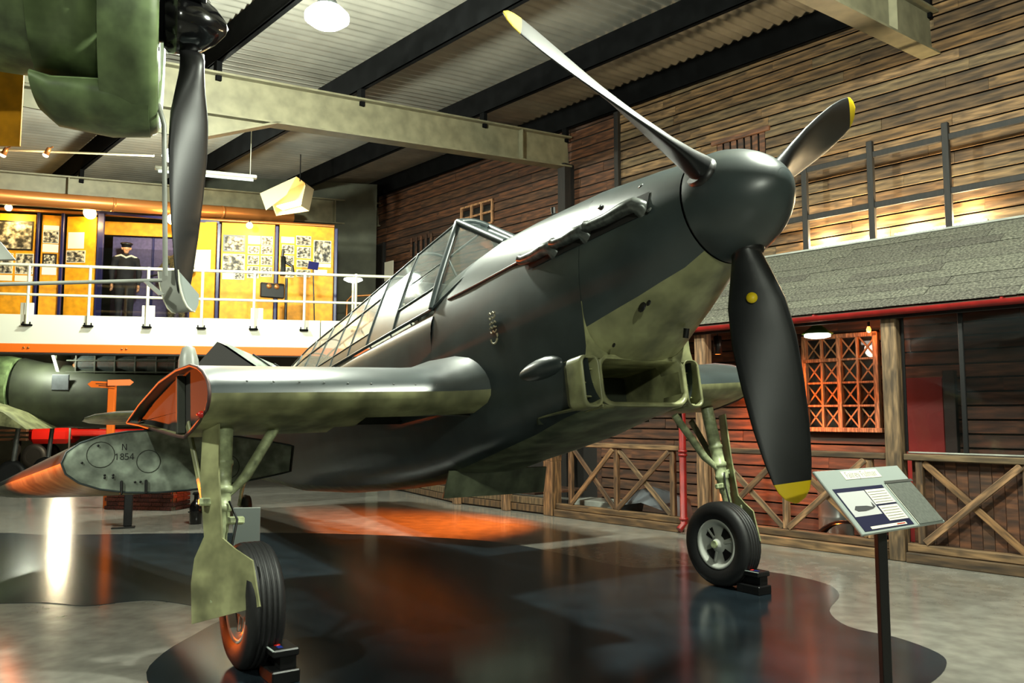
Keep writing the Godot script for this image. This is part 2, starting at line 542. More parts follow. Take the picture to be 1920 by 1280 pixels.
func timber_wall():
	var w := setting("wall_right", "tall wall clad in weathered horizontal planks", BT)
	part("backing", bx(Vector3(42, 8.4, 0.3), 0.0), M.dark, w, at(Vector3(-11, 4.0, -2.62)))
	plank_rows(w, -7.15, 4.0, 3.55, 7.75, 0.178, -2.40, "plank", 1.4, 3.4, [[-5.02, -4.1, 5.2, 6.2]])
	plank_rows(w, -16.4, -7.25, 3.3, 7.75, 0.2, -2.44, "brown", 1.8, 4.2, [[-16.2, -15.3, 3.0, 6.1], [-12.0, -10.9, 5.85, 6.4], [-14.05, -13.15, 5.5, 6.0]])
	var c := bar(Vector3(-7.2, 3.3, -2.36), Vector3(-7.2, 7.78, -2.36), 0.1, 0.1)
	part("corner_post", c[0], M.timber_dark, w, c[1])
	c = bar(Vector3(-8.5, 0.0, -2.3), Vector3(-8.5, 6.6, -2.3), 0.3, 0.2)
	part("column", c[0], M.timber_dark, w, c[1])
	# slatted shutter above the nose, and two small openings further back
	var sh := setting("window_2", "small slatted shutter high in the plank wall", BT * at(Vector3(-4.56, 5.7, -2.42)))
	for k in 7:
		part("slat", bx(Vector3(0.1, 0.92, 0.02)), M["brown%d" % (k % 6)], sh, at(Vector3(-0.4 + k * 0.133, 0, 0.02)))
	part("lintel", bx(Vector3(1.1, 0.08, 0.06)), M.brown2, sh, at(Vector3(0, 0.5, 0.04)))
	var wn := setting("window_3", "small cream window frame high in the dark far wall", BT * at(Vector3(-11.45, 6.12, -2.42)))
	part("pane", bx(Vector3(1.1, 0.52, 0.01), 0.0), M.pane, wn, at(Vector3(0, 0, 0.01)))
	for x in [-0.55, -0.18, 0.18, 0.55]:
		part("glazing_bar", bx(Vector3(0.05, 0.56, 0.05)), M.window_wood, wn, at(Vector3(x, 0, 0.03)))
	for y in [-0.26, 0.0, 0.26]:
		part("glazing_bar", bx(Vector3(1.15, 0.045, 0.045)), M.window_wood, wn, at(Vector3(0, y, 0.03)))
	var w4 := setting("window_4", "narrow barred opening in the far plank wall", BT * at(Vector3(-13.6, 5.75, -2.42)))
	for k in 5:
		part("bar", bx(Vector3(0.06, 0.5, 0.04)), M["brown%d" % k], w4, at(Vector3(-0.42 + k * 0.21, 0, 0.03)))
	var d := setting("door_2", "dark doorway at the end of the balcony", BT * at(Vector3(-15.75, 4.6, -2.43)))
	part("leaf", bx(Vector3(0.88, 2.9, 0.04)), M.black, d)
	part("door_frame", bx(Vector3(0.08, 3.0, 0.1)), M.timber_dark, d, at(Vector3(0.48, 0, 0.03)))
	solo("notice", "pale notice pinned to the far plank wall by the dark doorway", "notice", bx(Vector3(0.4, 0.5, 0.02), 0.002), M.paper, BT * at(Vector3(-15.0, 5.3, -2.38)))
	# dark frame that stands in front of the wall above the hut roof
	var fr := thing("timber_lattice", "dark open timber framing above the hut roof, in front of the plank wall", "frame", BT * at(Vector3(-1.72, 3.7, -1.95)))
	for x in [-1.49, -0.5, 0.5, 1.5, 2.5]:
		part("upright", bx(Vector3(0.085, 1.72, 0.07)), M.timber_dark, fr, at(Vector3(x, 0.86, 0)))
	for y in [0.8, 1.52]:
		var sg := [[-2.3, -1.53], [-1.45, -0.54], [-0.46, 0.46], [0.54, 1.46], [1.54, 2.46], [2.54, 3.6]]
		for q in sg:
			part("rail", bx(Vector3(q[1] - q[0], 0.085, 0.05)), M.timber_dark, fr, at(Vector3((q[0] + q[1]) / 2, y, 0)))
	for k in 2:
		var x := -2.75 + k * 1.3
		var tl := thing("fluorescent_tube", ["bright fluorescent tube behind the hut roof, the one nearer the propeller", "bright fluorescent tube behind the hut roof, the one nearer the right edge"][k], "lamp", BT * at(Vector3(x, 4.1, -2.24)), "tubes behind the hut roof")
		part("tube", tubem([Vector3(-0.55, 0, 0), Vector3(0.55, 0, 0)], 0.02, 10), M.tube_white, tl)
		part("batten", bx(Vector3(1.2, 0.05, 0.08)), M.white, tl, at(Vector3(0, -0.06, 0)))
		for e in [-0.58, 0.58]:
			part("end_cap", bx(Vector3(0.03, 0.08, 0.06)), M.white, tl, at(Vector3(e, -0.02, 0)))
		for e in [-0.35, 0.35]:
			omni(tl, Vector3(e, 0.04, 0), Color(1.0, 0.88, 0.66), 3.0, 0.05)

# ---------------------------------------------------------------- hut with veranda
func hut():
	var w := setting("wall_hut", "dark brown plank wall of the hut under the veranda", BT)
	part("backing", bx(Vector3(9.6, 2.9, 0.1), 0.0), M.dark, w, at(Vector3(-2.1, 1.45, -1.5)))
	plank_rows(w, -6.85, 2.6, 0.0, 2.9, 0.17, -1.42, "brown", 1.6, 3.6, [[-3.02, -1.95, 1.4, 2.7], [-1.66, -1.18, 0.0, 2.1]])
	part("end_wall", bx(Vector3(0.1, 3.4, 1.0)), M.brown1, w, at(Vector3(-6.88, 1.7, -1.9)))
	# taped window
	var wn := setting("window_1", "wooden hut window with paper tape crosses on every pane", BT * at(Vector3(-2.485, 2.02, -1.40)))
	part("glass", bx(Vector3(1.02, 1.24, 0.008), 0.0), M.pane, wn)
	part("frame_side", bx(Vector3(0.07, 1.3, 0.08)), M.window_wood, wn, at(Vector3(-0.5, 0, 0.03)))
	part("frame_side", bx(Vector3(0.07, 1.3, 0.08)), M.window_wood, wn, at(Vector3(0.5, 0, 0.03)))
	part("sill", bx(Vector3(1.16, 0.06, 0.14)), M.window_wood, wn, at(Vector3(0, -0.63, 0.05)))
	part("frame_head", bx(Vector3(1.06, 0.06, 0.08)), M.window_wood, wn, at(Vector3(0, 0.63, 0.03)))
	part("mullion", bx(Vector3(0.065, 1.24, 0.07)), M.window_wood, wn, at(Vector3(0.0, 0, 0.03)))
	for x in [-0.25, 0.25]:
		part("glazing_bar", bx(Vector3(0.035, 1.24, 0.045)), M.window_wood, wn, at(Vector3(x, 0, 0.03)))
	var ys := [-0.62, -0.31, 0.0, 0.31, 0.62]
	for y in [-0.31, 0.0, 0.31]:
		part("glazing_bar", bx(Vector3(1.0, 0.03, 0.045)), M.window_wood, wn, at(Vector3(0, y, 0.03)))
	part("sash_rail", bx(Vector3(0.5, 0.05, 0.06)), M.window_wood, wn, at(Vector3(-0.25, 0.31, 0.05)))
	for i in 4:
		for j in 4:
			var cx := -0.375 + i * 0.25
			var cy: float = (ys[j] + ys[j + 1]) / 2
			for sg in [-1.0, 1.0]:
				var bb := bar(Vector3(cx - 0.11 * sg, cy - 0.14, 0.012), Vector3(cx + 0.11 * sg, cy + 0.14, 0.012), 0.02, 0.003, Vector3.BACK)
				part("tape", bx(Vector3(0.02, 0.355, 0.003), 0.0), M.tape, wn, at(Vector3(cx, cy, 0.012), rz(-38.2 * sg)))
	var d := setting("door_1", "dark red door of the hut behind the veranda glass", BT * at(Vector3(-1.42, 1.03, -1.40)))
	part("leaf", bx(Vector3(0.46, 2.05, 0.04)), M.doorred, d)
	part("door_frame", bx(Vector3(0.14, 2.2, 0.1)), M.timber_dark, d, at(Vector3(0.32, 0, 0.02)))
	part("handle", bx(Vector3(0.03, 0.1, 0.05)), M.steel, d, at(Vector3(0.17, 0.0, 0.04)))
	# roof of stone coloured strips
	var rf := thing("veranda_roof", "grey sloping roof of the hut laid in long mossy courses", "roof", BT)
	var ang := 33.1
	var down := Vector3(0, -sin(deg_to_rad(ang)), cos(deg_to_rad(ang)))
	var top := Vector3(0, 3.92, -1.6)
	part("roof_board", bx(Vector3(9.8, 0.03, 2.08)), M.brown3, rf, at(Vector3(-2.1, 3.92, -1.6) + down * 1.04 + Vector3(0, -0.035, 0), rx(ang)))
	for k in 10:
		var x := -7.0 - rng.randf() * 0.6
		while x < 2.8:
			var l := snappedf(rng.randf_range(0.9, 1.7), 0.1)
			var c := top + down * (0.105 + k * 0.208) + Vector3(x + l / 2, 0.006 + rng.randf() * 0.006, 0)
			part("roof_strip", bx(Vector3(l - 0.003, 0.016, 0.226), 0.005), M["slate_roof%d" % (rng.randi() % 6)], rf, at(c, rx(ang - 3.5) * rz(rng.randf_range(-0.25, 0.25))))
			x += l
	part("ridge_flashing", bx(Vector3(9.8, 0.03, 0.09)), M.palegrey, rf, at(Vector3(-2.1, 3.935, -1.6)))
	part("fascia_board", bx(Vector3(9.8, 0.12, 0.03)), M.timber_dark, rf, at(Vector3(-2.1, 2.72, 0.1)))
	part("rear_wall", bx(Vector3(9.8, 1.2, 0.04)), M.timber_dark, rf, at(Vector3(-2.1, 3.3, -1.62)))
	for k in 10:
		var rb := bar(Vector3(-6.7 + k * 1.02, 3.8, -1.55), Vector3(-6.7 + k * 1.02, 2.72, 0.08), 0.06, 0.1)
		part("rafter", rb[0], M.timber_dark, rf, rb[1])
	var gs := S(true)
	for r in [[0.062, 1.0], [0.055, -1.0]]:
		var rings := []
		for x in [-7.0, 2.8]:
			var ring := []
			for k in 13:
				var a: float = PI + PI * k / 12.0
				ring.append(Vector3(x, sin(a) * r[0], cos(a) * r[0]))
			rings.append(ring)
		loft(gs, rings, false)
	var gt := thing("gutter", "dark red half round gutter along the veranda eaves", "gutter", BT * at(Vector3(0, 2.75, 0.19)))
	part("trough", fin(gs), M.gutter, gt)
	for x in [-6.0, -4.0, -2.0, 0.0, 2.0]:
		part("bracket", bx(Vector3(0.03, 0.03, 0.16)), M.gutter, gt, at(Vector3(x, 0.005, -0.03)))
	var dp := thing("drainpipe", "red cast iron drainpipe in front of the crossed fence", "pipe", BT * at(Vector3(-3.98, 0, 0.14)))
	part("pipe", tubem([Vector3(0, 2.7, 0.04), Vector3(0, 2.55, 0), Vector3(0, 0.14, 0), Vector3(-0.02, 0.06, 0.08)], 0.047, 14), M.gutter, dp)
	for y in [0.2, 1.05, 1.1, 2.0]:
		part("collar", lathem([[-0.02, 0.05], [-0.015, 0.06], [0.015, 0.06], [0.02, 0.05]], 16), M.gutter, dp, at(Vector3(0, y, 0)))
	# posts
	var pl := ["pale timber veranda post behind the red drainpipe", "thick timber veranda post right of the taped window", "timber veranda post beyond the right edge"]
	var px := [-3.72, -1.2, 1.6]
	for k in 3:
		solo("veranda_post", pl[k], "post", bx(Vector3(0.17, 2.72, 0.17), 0.012), M["post%d" % [2, 4, 1][k]], BT * at(Vector3(px[k], 1.36, 0)), "veranda posts")
	var ep := S()
	box(ep, Vector3(0.2, 0.86, 0.22), at(Vector3(0, 0.43, 0)), 0.01)
	plate(ep, [[-0.1, 0.86], [0.1, 0.86], [0.1, 0.98], [0.06, 0.98]], 0.22)
	solo("end_post", "short pale timber post that ends the crossed fence", "post", fin(ep), M.post5, BT * at(Vector3(-6.62, 0, 0)))
	var fl := ["crossed timber fence panel left of the red drainpipe", "crossed timber fence panel behind the yellow propeller tip", "crossed timber fence panel backed with upright boards on the right"]
	var fp := [[-6.5, -4.1, [-6.2, -5.27, -4.25]], [-3.62, -1.3, [-3.56, -2.55, -1.5]], [-1.1, 1.5, [-0.95, 0.08, 1.1]]]
	for k in 3:
		var a: float = fp[k][0]
		var b: float = fp[k][1]
		var t := thing("veranda_fence", fl[k], "fence", BT * at(Vector3(a, 0, 0)), "crossed fence panels of the veranda")
		var L := b - a
		part("sill_beam", bx(Vector3(L, 0.11, 0.14), 0.01), M["plank%d" % (k + 1)], t, at(Vector3(L / 2, 0.055, 0.03)))
		part("sill_beam", bx(Vector3(L, 0.09, 0.1), 0.01), M["plank%d" % k], t, at(Vector3(L / 2, 0.157, 0.0)))
		part("top_rail", bx(Vector3(L, 0.07, 0.12), 0.01), M["plank%d" % (k + 2)], t, at(Vector3(L / 2, 1.13, 0)))
		var us: Array = fp[k][2]
		for u in us:
			part("upright", bx(Vector3(0.075, 0.89, 0.07), 0.006), M["post%d" % (k + 1)], t, at(Vector3(u - a, 0.648, 0.0)))
		for i in us.size() - 1:
			var xa: float = us[i] - a + 0.04
			var xb: float = us[i + 1] - a - 0.04
			var b1 := bar(Vector3(xa, 0.22, 0.04), Vector3(xb, 1.08, 0.04), 0.075, 0.03, Vector3.BACK)
			var b2 := bar(Vector3(xa, 1.08, 0.01), Vector3(xb, 0.22, 0.01), 0.075, 0.03, Vector3.BACK)
			part("brace", b1[0], M["post%d" % ((i + k) % 6)], t, b1[1])
			part("brace", b2[0], M["post%d" % ((i + k + 3) % 6)], t, b2[1])
		if k == 2:
			var x := 0.1
			while x < L:
				part("board", bx(Vector3(0.11, 0.9, 0.018), 0.003), M["brown%d" % (rng.randi() % 6)], t, at(Vector3(x, 0.65, -0.06)))
				x += 0.114
	var gp := thing("veranda_screen", "dusty glass screen above the boarded fence on the right", "screen", BT * at(Vector3(-1.1, 1.18, -0.02)))
	part("pane", bx(Vector3(2.55, 1.5, 0.006), 0.0), M.pane, gp, at(Vector3(1.3, 0.76, 0)))
	part("bead", bx(Vector3(0.03, 1.5, 0.03)), M.black, gp, at(Vector3(0.015, 0.76, 0)))
	part("bead", bx(Vector3(2.55, 0.02, 0.03)), M.palegrey, gp, at(Vector3(1.3, 0.0, 0)))
	part("bead", bx(Vector3(0.05, 1.5, 0.03)), M.black, gp, at(Vector3(0.62, 0.76, 0)))
	# lamps of the hut
	var tl := thing("shade_lamp", "white glowing lamp with a green rimmed shade under the eaves", "lamp", BT * at(Vector3(-2.39, 2.6, -0.6)))
	part("shade", lathem([[0.12, 0.02], [0.11, 0.06], [0.06, 0.11], [0.02, 0.19], [0.03, 0.195], [0.08, 0.12], [0.13, 0.06]], 24), mt("shadegreen", Color(0.3, 0.5, 0.2), 0.4), tl)
	part("globe", lathem([[0.08, 0.03], [0.05, 0.1], [0.015, 0.165], [-0.015, 0.16], [-0.03, 0.1], [-0.035, 0.0]], 20), glow("globe", Color(1, 1, 0.95), 5.0), tl)
	part("stem", tubem([Vector3(0, 0.12, 0), Vector3(0, 0.4, 0)], 0.008, 6), M.black, tl)
	omni(tl, Vector3(0, -0.09, 0), Color(1.0, 0.95, 0.85), 0.35, 0.12)
	var bl := thing("bare_bulb", "small warm bulb glowing at the top of the taped window", "lamp", BT * at(Vector3(-1.95, 2.68, -1.1)))
	part("bulb", lathem([[0.05, 0.012], [0.03, 0.02], [0.0, 0.03], [-0.03, 0.022], [-0.04, 0.0]], 14), M.lamp_amber, bl)
	part("holder", lathem([[0.04, 0.016], [0.1, 0.016]], 10), M.black, bl)
	omni(bl, Vector3(0, -0.06, 0), Color(1.0, 0.55, 0.25), 0.25, 0.03)
	for k in 2:
		var p: Vector3 = [Vector3(-3.72, 2.42, -0.35), Vector3(-5.3, 2.45, -0.5)][k]
		var al := thing("amber_spotlight", ["black can spotlight with an amber filter hanging between the nose and the propeller", "black can spotlight with an amber filter under the veranda behind the fuselage"][k], "lamp", BT * at(p), "amber spotlights of the veranda")
		part("can", lathem([[0.26, 0.03], [0.25, 0.055], [0.0, 0.06], [0.0, 0.05], [0.2, 0.05]], 18), M.black, al)
		part("filter", lathem([[0.012, 0.0], [0.012, 0.05], [0.004, 0.05], [0.004, 0.0]], 18), M.lamp_amber, al)
		part("bracket", bx(Vector3(0.02, 0.14, 0.02)), M.black, al, at(Vector3(0, 0.31, 0)))
		spot(al, Vector3(0, -0.03, 0), [Vector3(0.7, -1.6, -1.0), Vector3(-2.45, -2.45, 3.9)][k], Color(1.0, 0.46, 0.14), [22.0, 220.0][k], [55.0, 32.0][k], 0.1)
	# what stands behind the fence
	var cr := S(true)
	loft(cr, [[Vector3(-0.5, 0, 0.3), Vector3(-0.45, 0.22, 0.3), Vector3(0, 0.3, 0.32), Vector3(0.45, 0.2, 0.3), Vector3(0.5, 0, 0.3)], [Vector3(-0.5, 0, 0.1), Vector3(-0.4, 0.42, 0.05), Vector3(0, 0.52, 0.05), Vector3(0.4, 0.4, 0.05), Vector3(0.5, 0, 0.1)], [Vector3(-0.5, 0, -0.3), Vector3(-0.42, 0.34, -0.3), Vector3(0, 0.44, -0.3), Vector3(0.42, 0.34, -0.3), Vector3(0.5, 0, -0.3)]], false)
	solo("dust_sheet", "grey dust sheet heaped over a bulky load behind the left fence", "sheet", fin(cr), M.bluegrey, BT * at(Vector3(-5.05, 0, -0.6)))
	solo("grey_crate", "flat pale crate lying behind the left end of the fence", "crate", bx(Vector3(0.8, 0.24, 0.5), 0.01), M.palegrey, BT * at(Vector3(-6.1, 0.12, -0.6), ry(8)))
	solo("cement_sack", "pale sack leaning on the hut wall behind the fence", "sack", lathem([[0.0, 0.2], [0.05, 0.24], [0.3, 0.23], [0.5, 0.18], [0.58, 0.1], [0.6, 0.0]], 18), mt("sack", Color(0.66, 0.55, 0.42), 0.9), BT * at(Vector3(-4.25, 0.0, -1.12)))
	var dr := thing("steel_drum", "shiny steel drum behind the yellow propeller tip", "drum", BT * at(Vector3(-2.45, 0.0, -1.05)))
	part("body", lathem([[0.0, 0.2], [0.02, 0.215], [0.25, 0.215], [0.27, 0.225], [0.29, 0.215], [0.56, 0.215], [0.58, 0.225], [0.6, 0.215], [0.84, 0.215], [0.86, 0.2]], 26), M.steel, dr)
	part("bung", lathem([[0.86, 0.03], [0.88, 0.03]], 10), M.black, dr, at(Vector3(0.1, 0, 0)))
	var mg := S(true)
	var rr := []
	for q in [[-0.12, 0.0], [-0.09, 0.03], [0.0, 0.045], [0.09, 0.03], [0.12, 0.0]]:
		var ring := []
		for k in 17:
			var a := PI * k / 16.0
			ring.append(Vector3(cos(a) * (0.46 + q[1]), sin(a) * (0.3 + q[1]), q[0]))
		rr.append(ring)
	loft(mg, rr, false)
	solo("mudguard", "glossy black curved mudguard on the floor behind the fence", "mudguard", fin(mg), M.blackgloss, BT * at(Vector3(-1.9, 0.0, -0.4)))
	# low timber edging that runs on from the fence into the hall
	var ed := thing("timber_edging", "low timber edging of planks and stub posts beyond the fence end", "edging", BT)
	for q in [[-9.0, 0.05, -6.75, 0.02], [-12.3, -0.75, -9.0, 0.05]]:
		for yy in [0.08, 0.2]:
			var bb := bar(Vector3(q[0], yy, q[1]), Vector3(q[2], yy, q[3]), 0.1, 0.11)
			part("beam", bb[0], M["plank%d" % (1 if yy < 0.1 else 4)], ed, bb[1])
	for q in [[-7.6, 0.1], [-8.9, 0.12]]:
		part("stub_post", bx(Vector3(0.14, 0.34, 0.14), 0.01), M.post2, ed, at(Vector3(q[0], 0.17, q[1])))
	for k in 4:
		part("deck_board", bx(Vector3(4.5, 0.04, 0.3), 0.006), M["brown%d" % k], ed, at(Vector3(-9.6, 0.26, -0.45 - k * 0.33)))

# ---------------------------------------------------------------- the fighter
# station: x, top, bottom, half width, height of greatest width, roundness above and below
func ring_pt(q: Array, a: float) -> Vector3:
	var s := sin(a)
	var c := cos(a)
	var n: float = q[5] if s >= 0 else q[6]
	var h: float = (q[1] - q[4]) if s >= 0 else (q[4] - q[2])
	return Vector3(q[0], q[4] + signf(s) * h * pow(absf(s), 2.0 / n), q[3] * signf(c) * pow(absf(c), 2.0 / n))

func half_width(q: Array, y: float) -> float:
	var n: float = q[5] if y >= q[4] else q[6]
	var h: float = (q[1] - q[4]) if y >= q[4] else (q[4] - q[2])
	return q[3] * pow(maxf(0.0, 1.0 - pow(absf(y - q[4]) / h, n)), 1.0 / n)

func mixs(a: Array, b: Array, t: float) -> Array:
	var r := []
	for i in a.size(): r.append(lerpf(a[i], b[i], t))
	return r

# upper (from the paint line over the top) or lower part of the rings
func shell(st: Array, line: Array, upper: bool, cap1 := false) -> ArrayMesh:
	var s := S(true)
	var rings := []
	for i in st.size():
		var q: Array = st[i]
		var yd: float = line[i]
		var ph := 0.0
		if yd < q[4]: ph = -asin(pow((q[4] - yd) / (q[4] - q[2]), q[6] / 2.0))
		else: ph = asin(pow((yd - q[4]) / (q[1] - q[4]), q[5] / 2.0))
		var ring := []
		var n := 36 if upper else 20
		for k in n + 1:
			var a := ph + (PI - 2 * ph) * k / n if upper else (PI - ph) + (PI + 2 * ph) * k / n
			ring.append(ring_pt(q, a))
		rings.append(ring)
	loft(s, rings, false)
	if cap1:
		s.set_smooth_group(-1)
		var r: Array = rings[-1]
		for k in r.size() - 1: tri(s, Vector3(r[0].x, r[0].y, 0), r[k], r[k + 1])
	return fin(s)

func hull_z(st: Array, x: float, y: float) -> float:
	for i in st.size() - 1:
		if x <= st[i][0] and x >= st[i + 1][0]:
			return half_width(mixs(st[i], st[i + 1], (x - st[i][0]) / (st[i + 1][0] - st[i][0])), y)
	return half_width(st[-1], y)

func fighter():
	var F := thing("fighter_aircraft", "dark grey naval fighter with folded wings, pale green belly and three blade propeller", "aircraft", AT)
	var nose := [[2.45, 2.815, 2.13, 0.342, 2.47, 2.0, 2.0], [2.3, 2.84, 2.06, 0.37, 2.46, 2.0, 2.1], [2.15, 2.865, 1.975, 0.395, 2.42, 2.1, 2.3], [2.0, 2.89, 1.9, 0.415, 2.36, 2.1, 2.6], [1.85, 2.915, 1.83, 0.435, 2.28, 2.15, 2.8], [1.7, 2.94, 1.76, 0.455, 2.18, 2.2, 3.0], [1.6, 2.955, 1.72, 0.47, 2.1, 2.2, 3.0]]
	var nl := [2.19, 2.13, 2.08, 2.03, 1.99, 1.95, 1.925]
	var body := [[1.6, 2.955, 1.40, 0.472, 2.1, 2.2, 6.0], [1.45, 2.967, 1.385, 0.495, 2.02, 2.2, 5.5], [1.2, 2.99, 1.355, 0.52, 1.92, 2.2, 5.0], [0.85, 3.015, 1.30, 0.54, 1.92, 2.2, 5.0], [0.35, 3.035, 1.25, 0.55, 1.92, 2.2, 4.5], [0.0, 2.99, 1.22, 0.56, 1.95, 2.35, 4.0], [-0.3, 2.93, 1.19, 0.56, 2.0, 2.6, 4.0]]
	var bl := [1.44, 1.42, 1.39, 1.33, 1.28, 1.25, 1.22]
	var aft := [[-0.3, 2.6, 1.19, 0.555, 2.0, 6.0, 4.0], [-1.0, 2.6, 1.17, 0.555, 2.0, 6.0, 3.4], [-2.0, 2.6, 1.19, 0.55, 2.0, 6.0, 2.8], [-3.2, 2.6, 1.26, 0.52, 2.05, 6.0, 2.5], [-4.55, 2.62, 1.40, 0.46, 2.1, 5.0, 2.3], [-4.75, 3.0, 1.42, 0.45, 2.15, 2.1, 2.2], [-5.5, 2.95, 1.55, 0.39, 2.2, 2.0, 2.1], [-7.0, 2.84, 1.82, 0.26, 2.3, 2.0, 2.0], [-8.3, 2.72, 2.12, 0.12, 2.42, 2.0, 2.0], [-8.9, 2.62, 2.32, 0.03, 2.47, 2.0, 2.0]]
	var al := [1.22, 1.20, 1.25, 1.34, 1.5, 1.52, 1.66, 1.92, 2.2, 2.4]
	var fus := part("fuselage", shell(nose, nl, true), M.slate, F)
	part("side_panel", shell(body, bl, true, true), M.slate, fus)
	part("rear_panel", shell(aft, al, true), M.slate, fus)
	var low := part("lower_cowling", shell(nose, nl, false), M.sky, F, Transform3D(), "pale green lower engine cowling")
	part("belly_panel", shell(body, bl, false), M.belly, low)
	part("belly_panel", shell(aft, al, false), M.belly, low)
	# stains and holes on the cowling
	for q in [[2.02, 2.0, 0.035], [2.08, 2.01, 0.02], [1.72, 1.83, 0.015]]:
		var sq := mixs(nose[3], nose[4], 0.2)
		part("drain_hole", lathem([[0.0, 0.0], [0.0, q[2]], [0.004, q[2]], [0.004, 0.0]], 10), M.black, low, at(Vector3(q[0], q[1] - 0.05, 0.34), rx(70)))
	part("drain_pipe", tubem([Vector3(1.95, 1.86, -0.1), Vector3(1.93, 1.8, -0.1)], 0.02, 8), M.black, low)
	# bulkhead that closes the step between the cowling and the wider body above the intake
	for sg in [-1.0, 1.0]:
		var pl := [[0.0, 1.72]]
		for k in 19:
			var v := ring_pt(nose[6], -PI / 2 + k * PI / 36)
			pl.append([v.z * sg, v.y])
		for k in 8:
			var v := ring_pt(body[0], -k * PI / 40)
			if v.y > 1.73: pl.append([v.z * sg, v.y])
		pl.append([0.49 * sg, 1.72])
		pl.remove_at(1)
		part("cowling_bulkhead", platem(pl, 0.006, Transform3D(Basis(Vector3.BACK, Vector3.UP, Vector3.LEFT), Vector3(1.603, 0, 0))), M.sky, low)
	# radiator intake under the nose
	var ra := part("radiator_fairing", intake_face(), M.sky, F, Transform3D(), "pale green radiator intake with a wide mouth")
	var ds := S()
	box(ds, Vector3(0.02, 0.34, 0.96), at(Vector3(1.0, 1.55, 0)))
	part("radiator_core", fin(ds), M.grille, ra)
	for q in [[0.365, 0.0], [-0.365, 0.0]]:
		part("duct_wall", bx(Vector3(0.6, 0.33, 0.012)), M.sky, ra, at(Vector3(1.28, 1.565, q[0])))
	part("duct_roof", bx(Vector3(0.62, 0.012, 1.0)), M.sky, ra, at(Vector3(1.29, 1.735, 0)))
	part("duct_floor", bx(Vector3(0.58, 0.012, 0.96)), M.sky, ra, at(Vector3(1.29, 1.425, 0)))
	for sg in [-1.0, 1.0]:
		for k in 3:
			part("vane", bx(Vector3(0.1, 0.01, 0.1)), M.sky, ra, at(Vector3(1.5, 1.48 + k * 0.09, sg * 0.44)))
	part("radiator_flap", platem([[-0.5, 0.0], [0.5, 0.0], [0.52, -0.24], [-0.52, -0.24]], 0.015, Transform3D(Basis(Vector3.BACK, Vector3(0.45, 0.89, 0).normalized(), Vector3(-0.89, 0.45, 0).normalized()), Vector3(-0.42, 1.215, -0.1))), M.belly, F)
	# spinner and propeller
	var sp := []
	for k in 15:
		var t := k / 14.0
		sp.append([0.5 * t, 0.345 * pow(maxf(0.0, 1.0 - t * t), 0.66)])
	var sx := Transform3D(Basis(Vector3.UP, Vector3.RIGHT, Vector3.FORWARD), Vector3(2.47, 2.47, 0))
	var spin := part("spinner", lathem(sp, 40, sx), M.slate, F)
	part("back_plate", lathem([[-0.02, 0.30], [-0.018, 0.335], [-0.005, 0.338], [-0.003, 0.30]], 40, sx), M.black, spin)
	part("nose_cap", lathem([[0.470, 0.075], [0.4745, 0.07], [0.472, 0.062], [0.474, 0.0]], 20, sx), M.slate, spin)
	for k in 3:
		var ang := deg_to_rad(63.0 - 120.0 * k)
		# blade frame: y out along the blade, z along the direction of travel, x forward
		var up := Vector3(0, cos(ang), sin(ang))
		var trv := Vector3(0, -sin(ang), cos(ang))
		var xf := Transform3D(Basis(Vector3.RIGHT, up, trv), Vector3(2.58, 2.47, 0))
		var bp := part("propeller_blade", blade(0.24, 1.67), M.blade, F, xf)
		part("blade_tip", blade(1.67, 1.785), M.yellow, bp, Transform3D(), "yellow blade tip")
		part("root_collar", lathem([[0.26, 0.105], [0.31, 0.11], [0.33, 0.098], [0.34, 0.085]], 20), M.black, bp)
		if k == 2:
			var bs := blade_frame(0.6)
			part("maker_disc", lathem([[0.0, 0.0], [0.0, 0.032], [0.003, 0.032], [0.003, 0.0]], 16), M.yellow, bp, Transform3D(Basis(bs.basis.z, bs.basis.x, bs.basis.y), bs.origin + bs.basis.x * 0.064 + bs.basis.z * -0.02), "round yellow sticker")
	# exhausts on both sides
	for sg in [-1.0, 1.0]:
		var hull := nose + body.slice(1)
		var rc := S(true)
		var rr := []
		for i in 13:
			var x := 2.22 - i * 0.097
			var col := []
			for k in 5:
				var yy := lerpf(2.49, 2.645 - 0.02 * absf(x - 1.9), k / 4.0)
				col.append(Vector3(x, yy, sg * (hull_z(hull, x, yy) + 0.004)))
			rr.append(col)
		loft(rc, rr, false)
		part("exhaust_recess", fin(rc), M.dark, F)
		for q in [[2.16, 1.7], [1.66, 1.36], [1.33, 0.99]]:
			var es := S(true)
			var x0: float = q[0]
			var x1: float = q[1]
			var pts := []
			for e in [[0.0, 2.5, -0.05], [-0.01, 2.545, 0.0], [0.06, 2.575, 0.028], [0.25, 2.578, 0.035], [0.55, 2.565, 0.04], [0.9, 2.575, 0.04], [1.0, 2.588, 0.042]]:
				var ex := lerpf(x0, x1, e[0])
				pts.append(Vector3(ex, e[1], sg * (hull_z(hull, ex, e[1]) + e[2])))
			tube(es, pts, [0.05, 0.055, 0.05, 0.045, 0.04, 0.036, 0.04], 12)
			part("exhaust_stub", fin(es), M.exhaust, F)
		for q in [[2.1, 2.73], [1.75, 2.72], [1.45, 2.73], [1.2, 2.73], [0.95, 2.74], [2.24, 2.5]]:
			var st: Array = body[0] if q[0] < 1.6 else nose[5]
			if q[0] > 2.05: st = nose[2]
			var hz := half_width(st, q[1])
			part("fastener", lathem([[0.0, 0.02], [0.006, 0.02], [0.009, 0.0]], 12), M.exhaust, F, at(Vector3(q[0], q[1], sg * (hz - 0.002)), rx(sg * 52)))
		# long strip moulding along the nose, and panel lip
		var mo := []
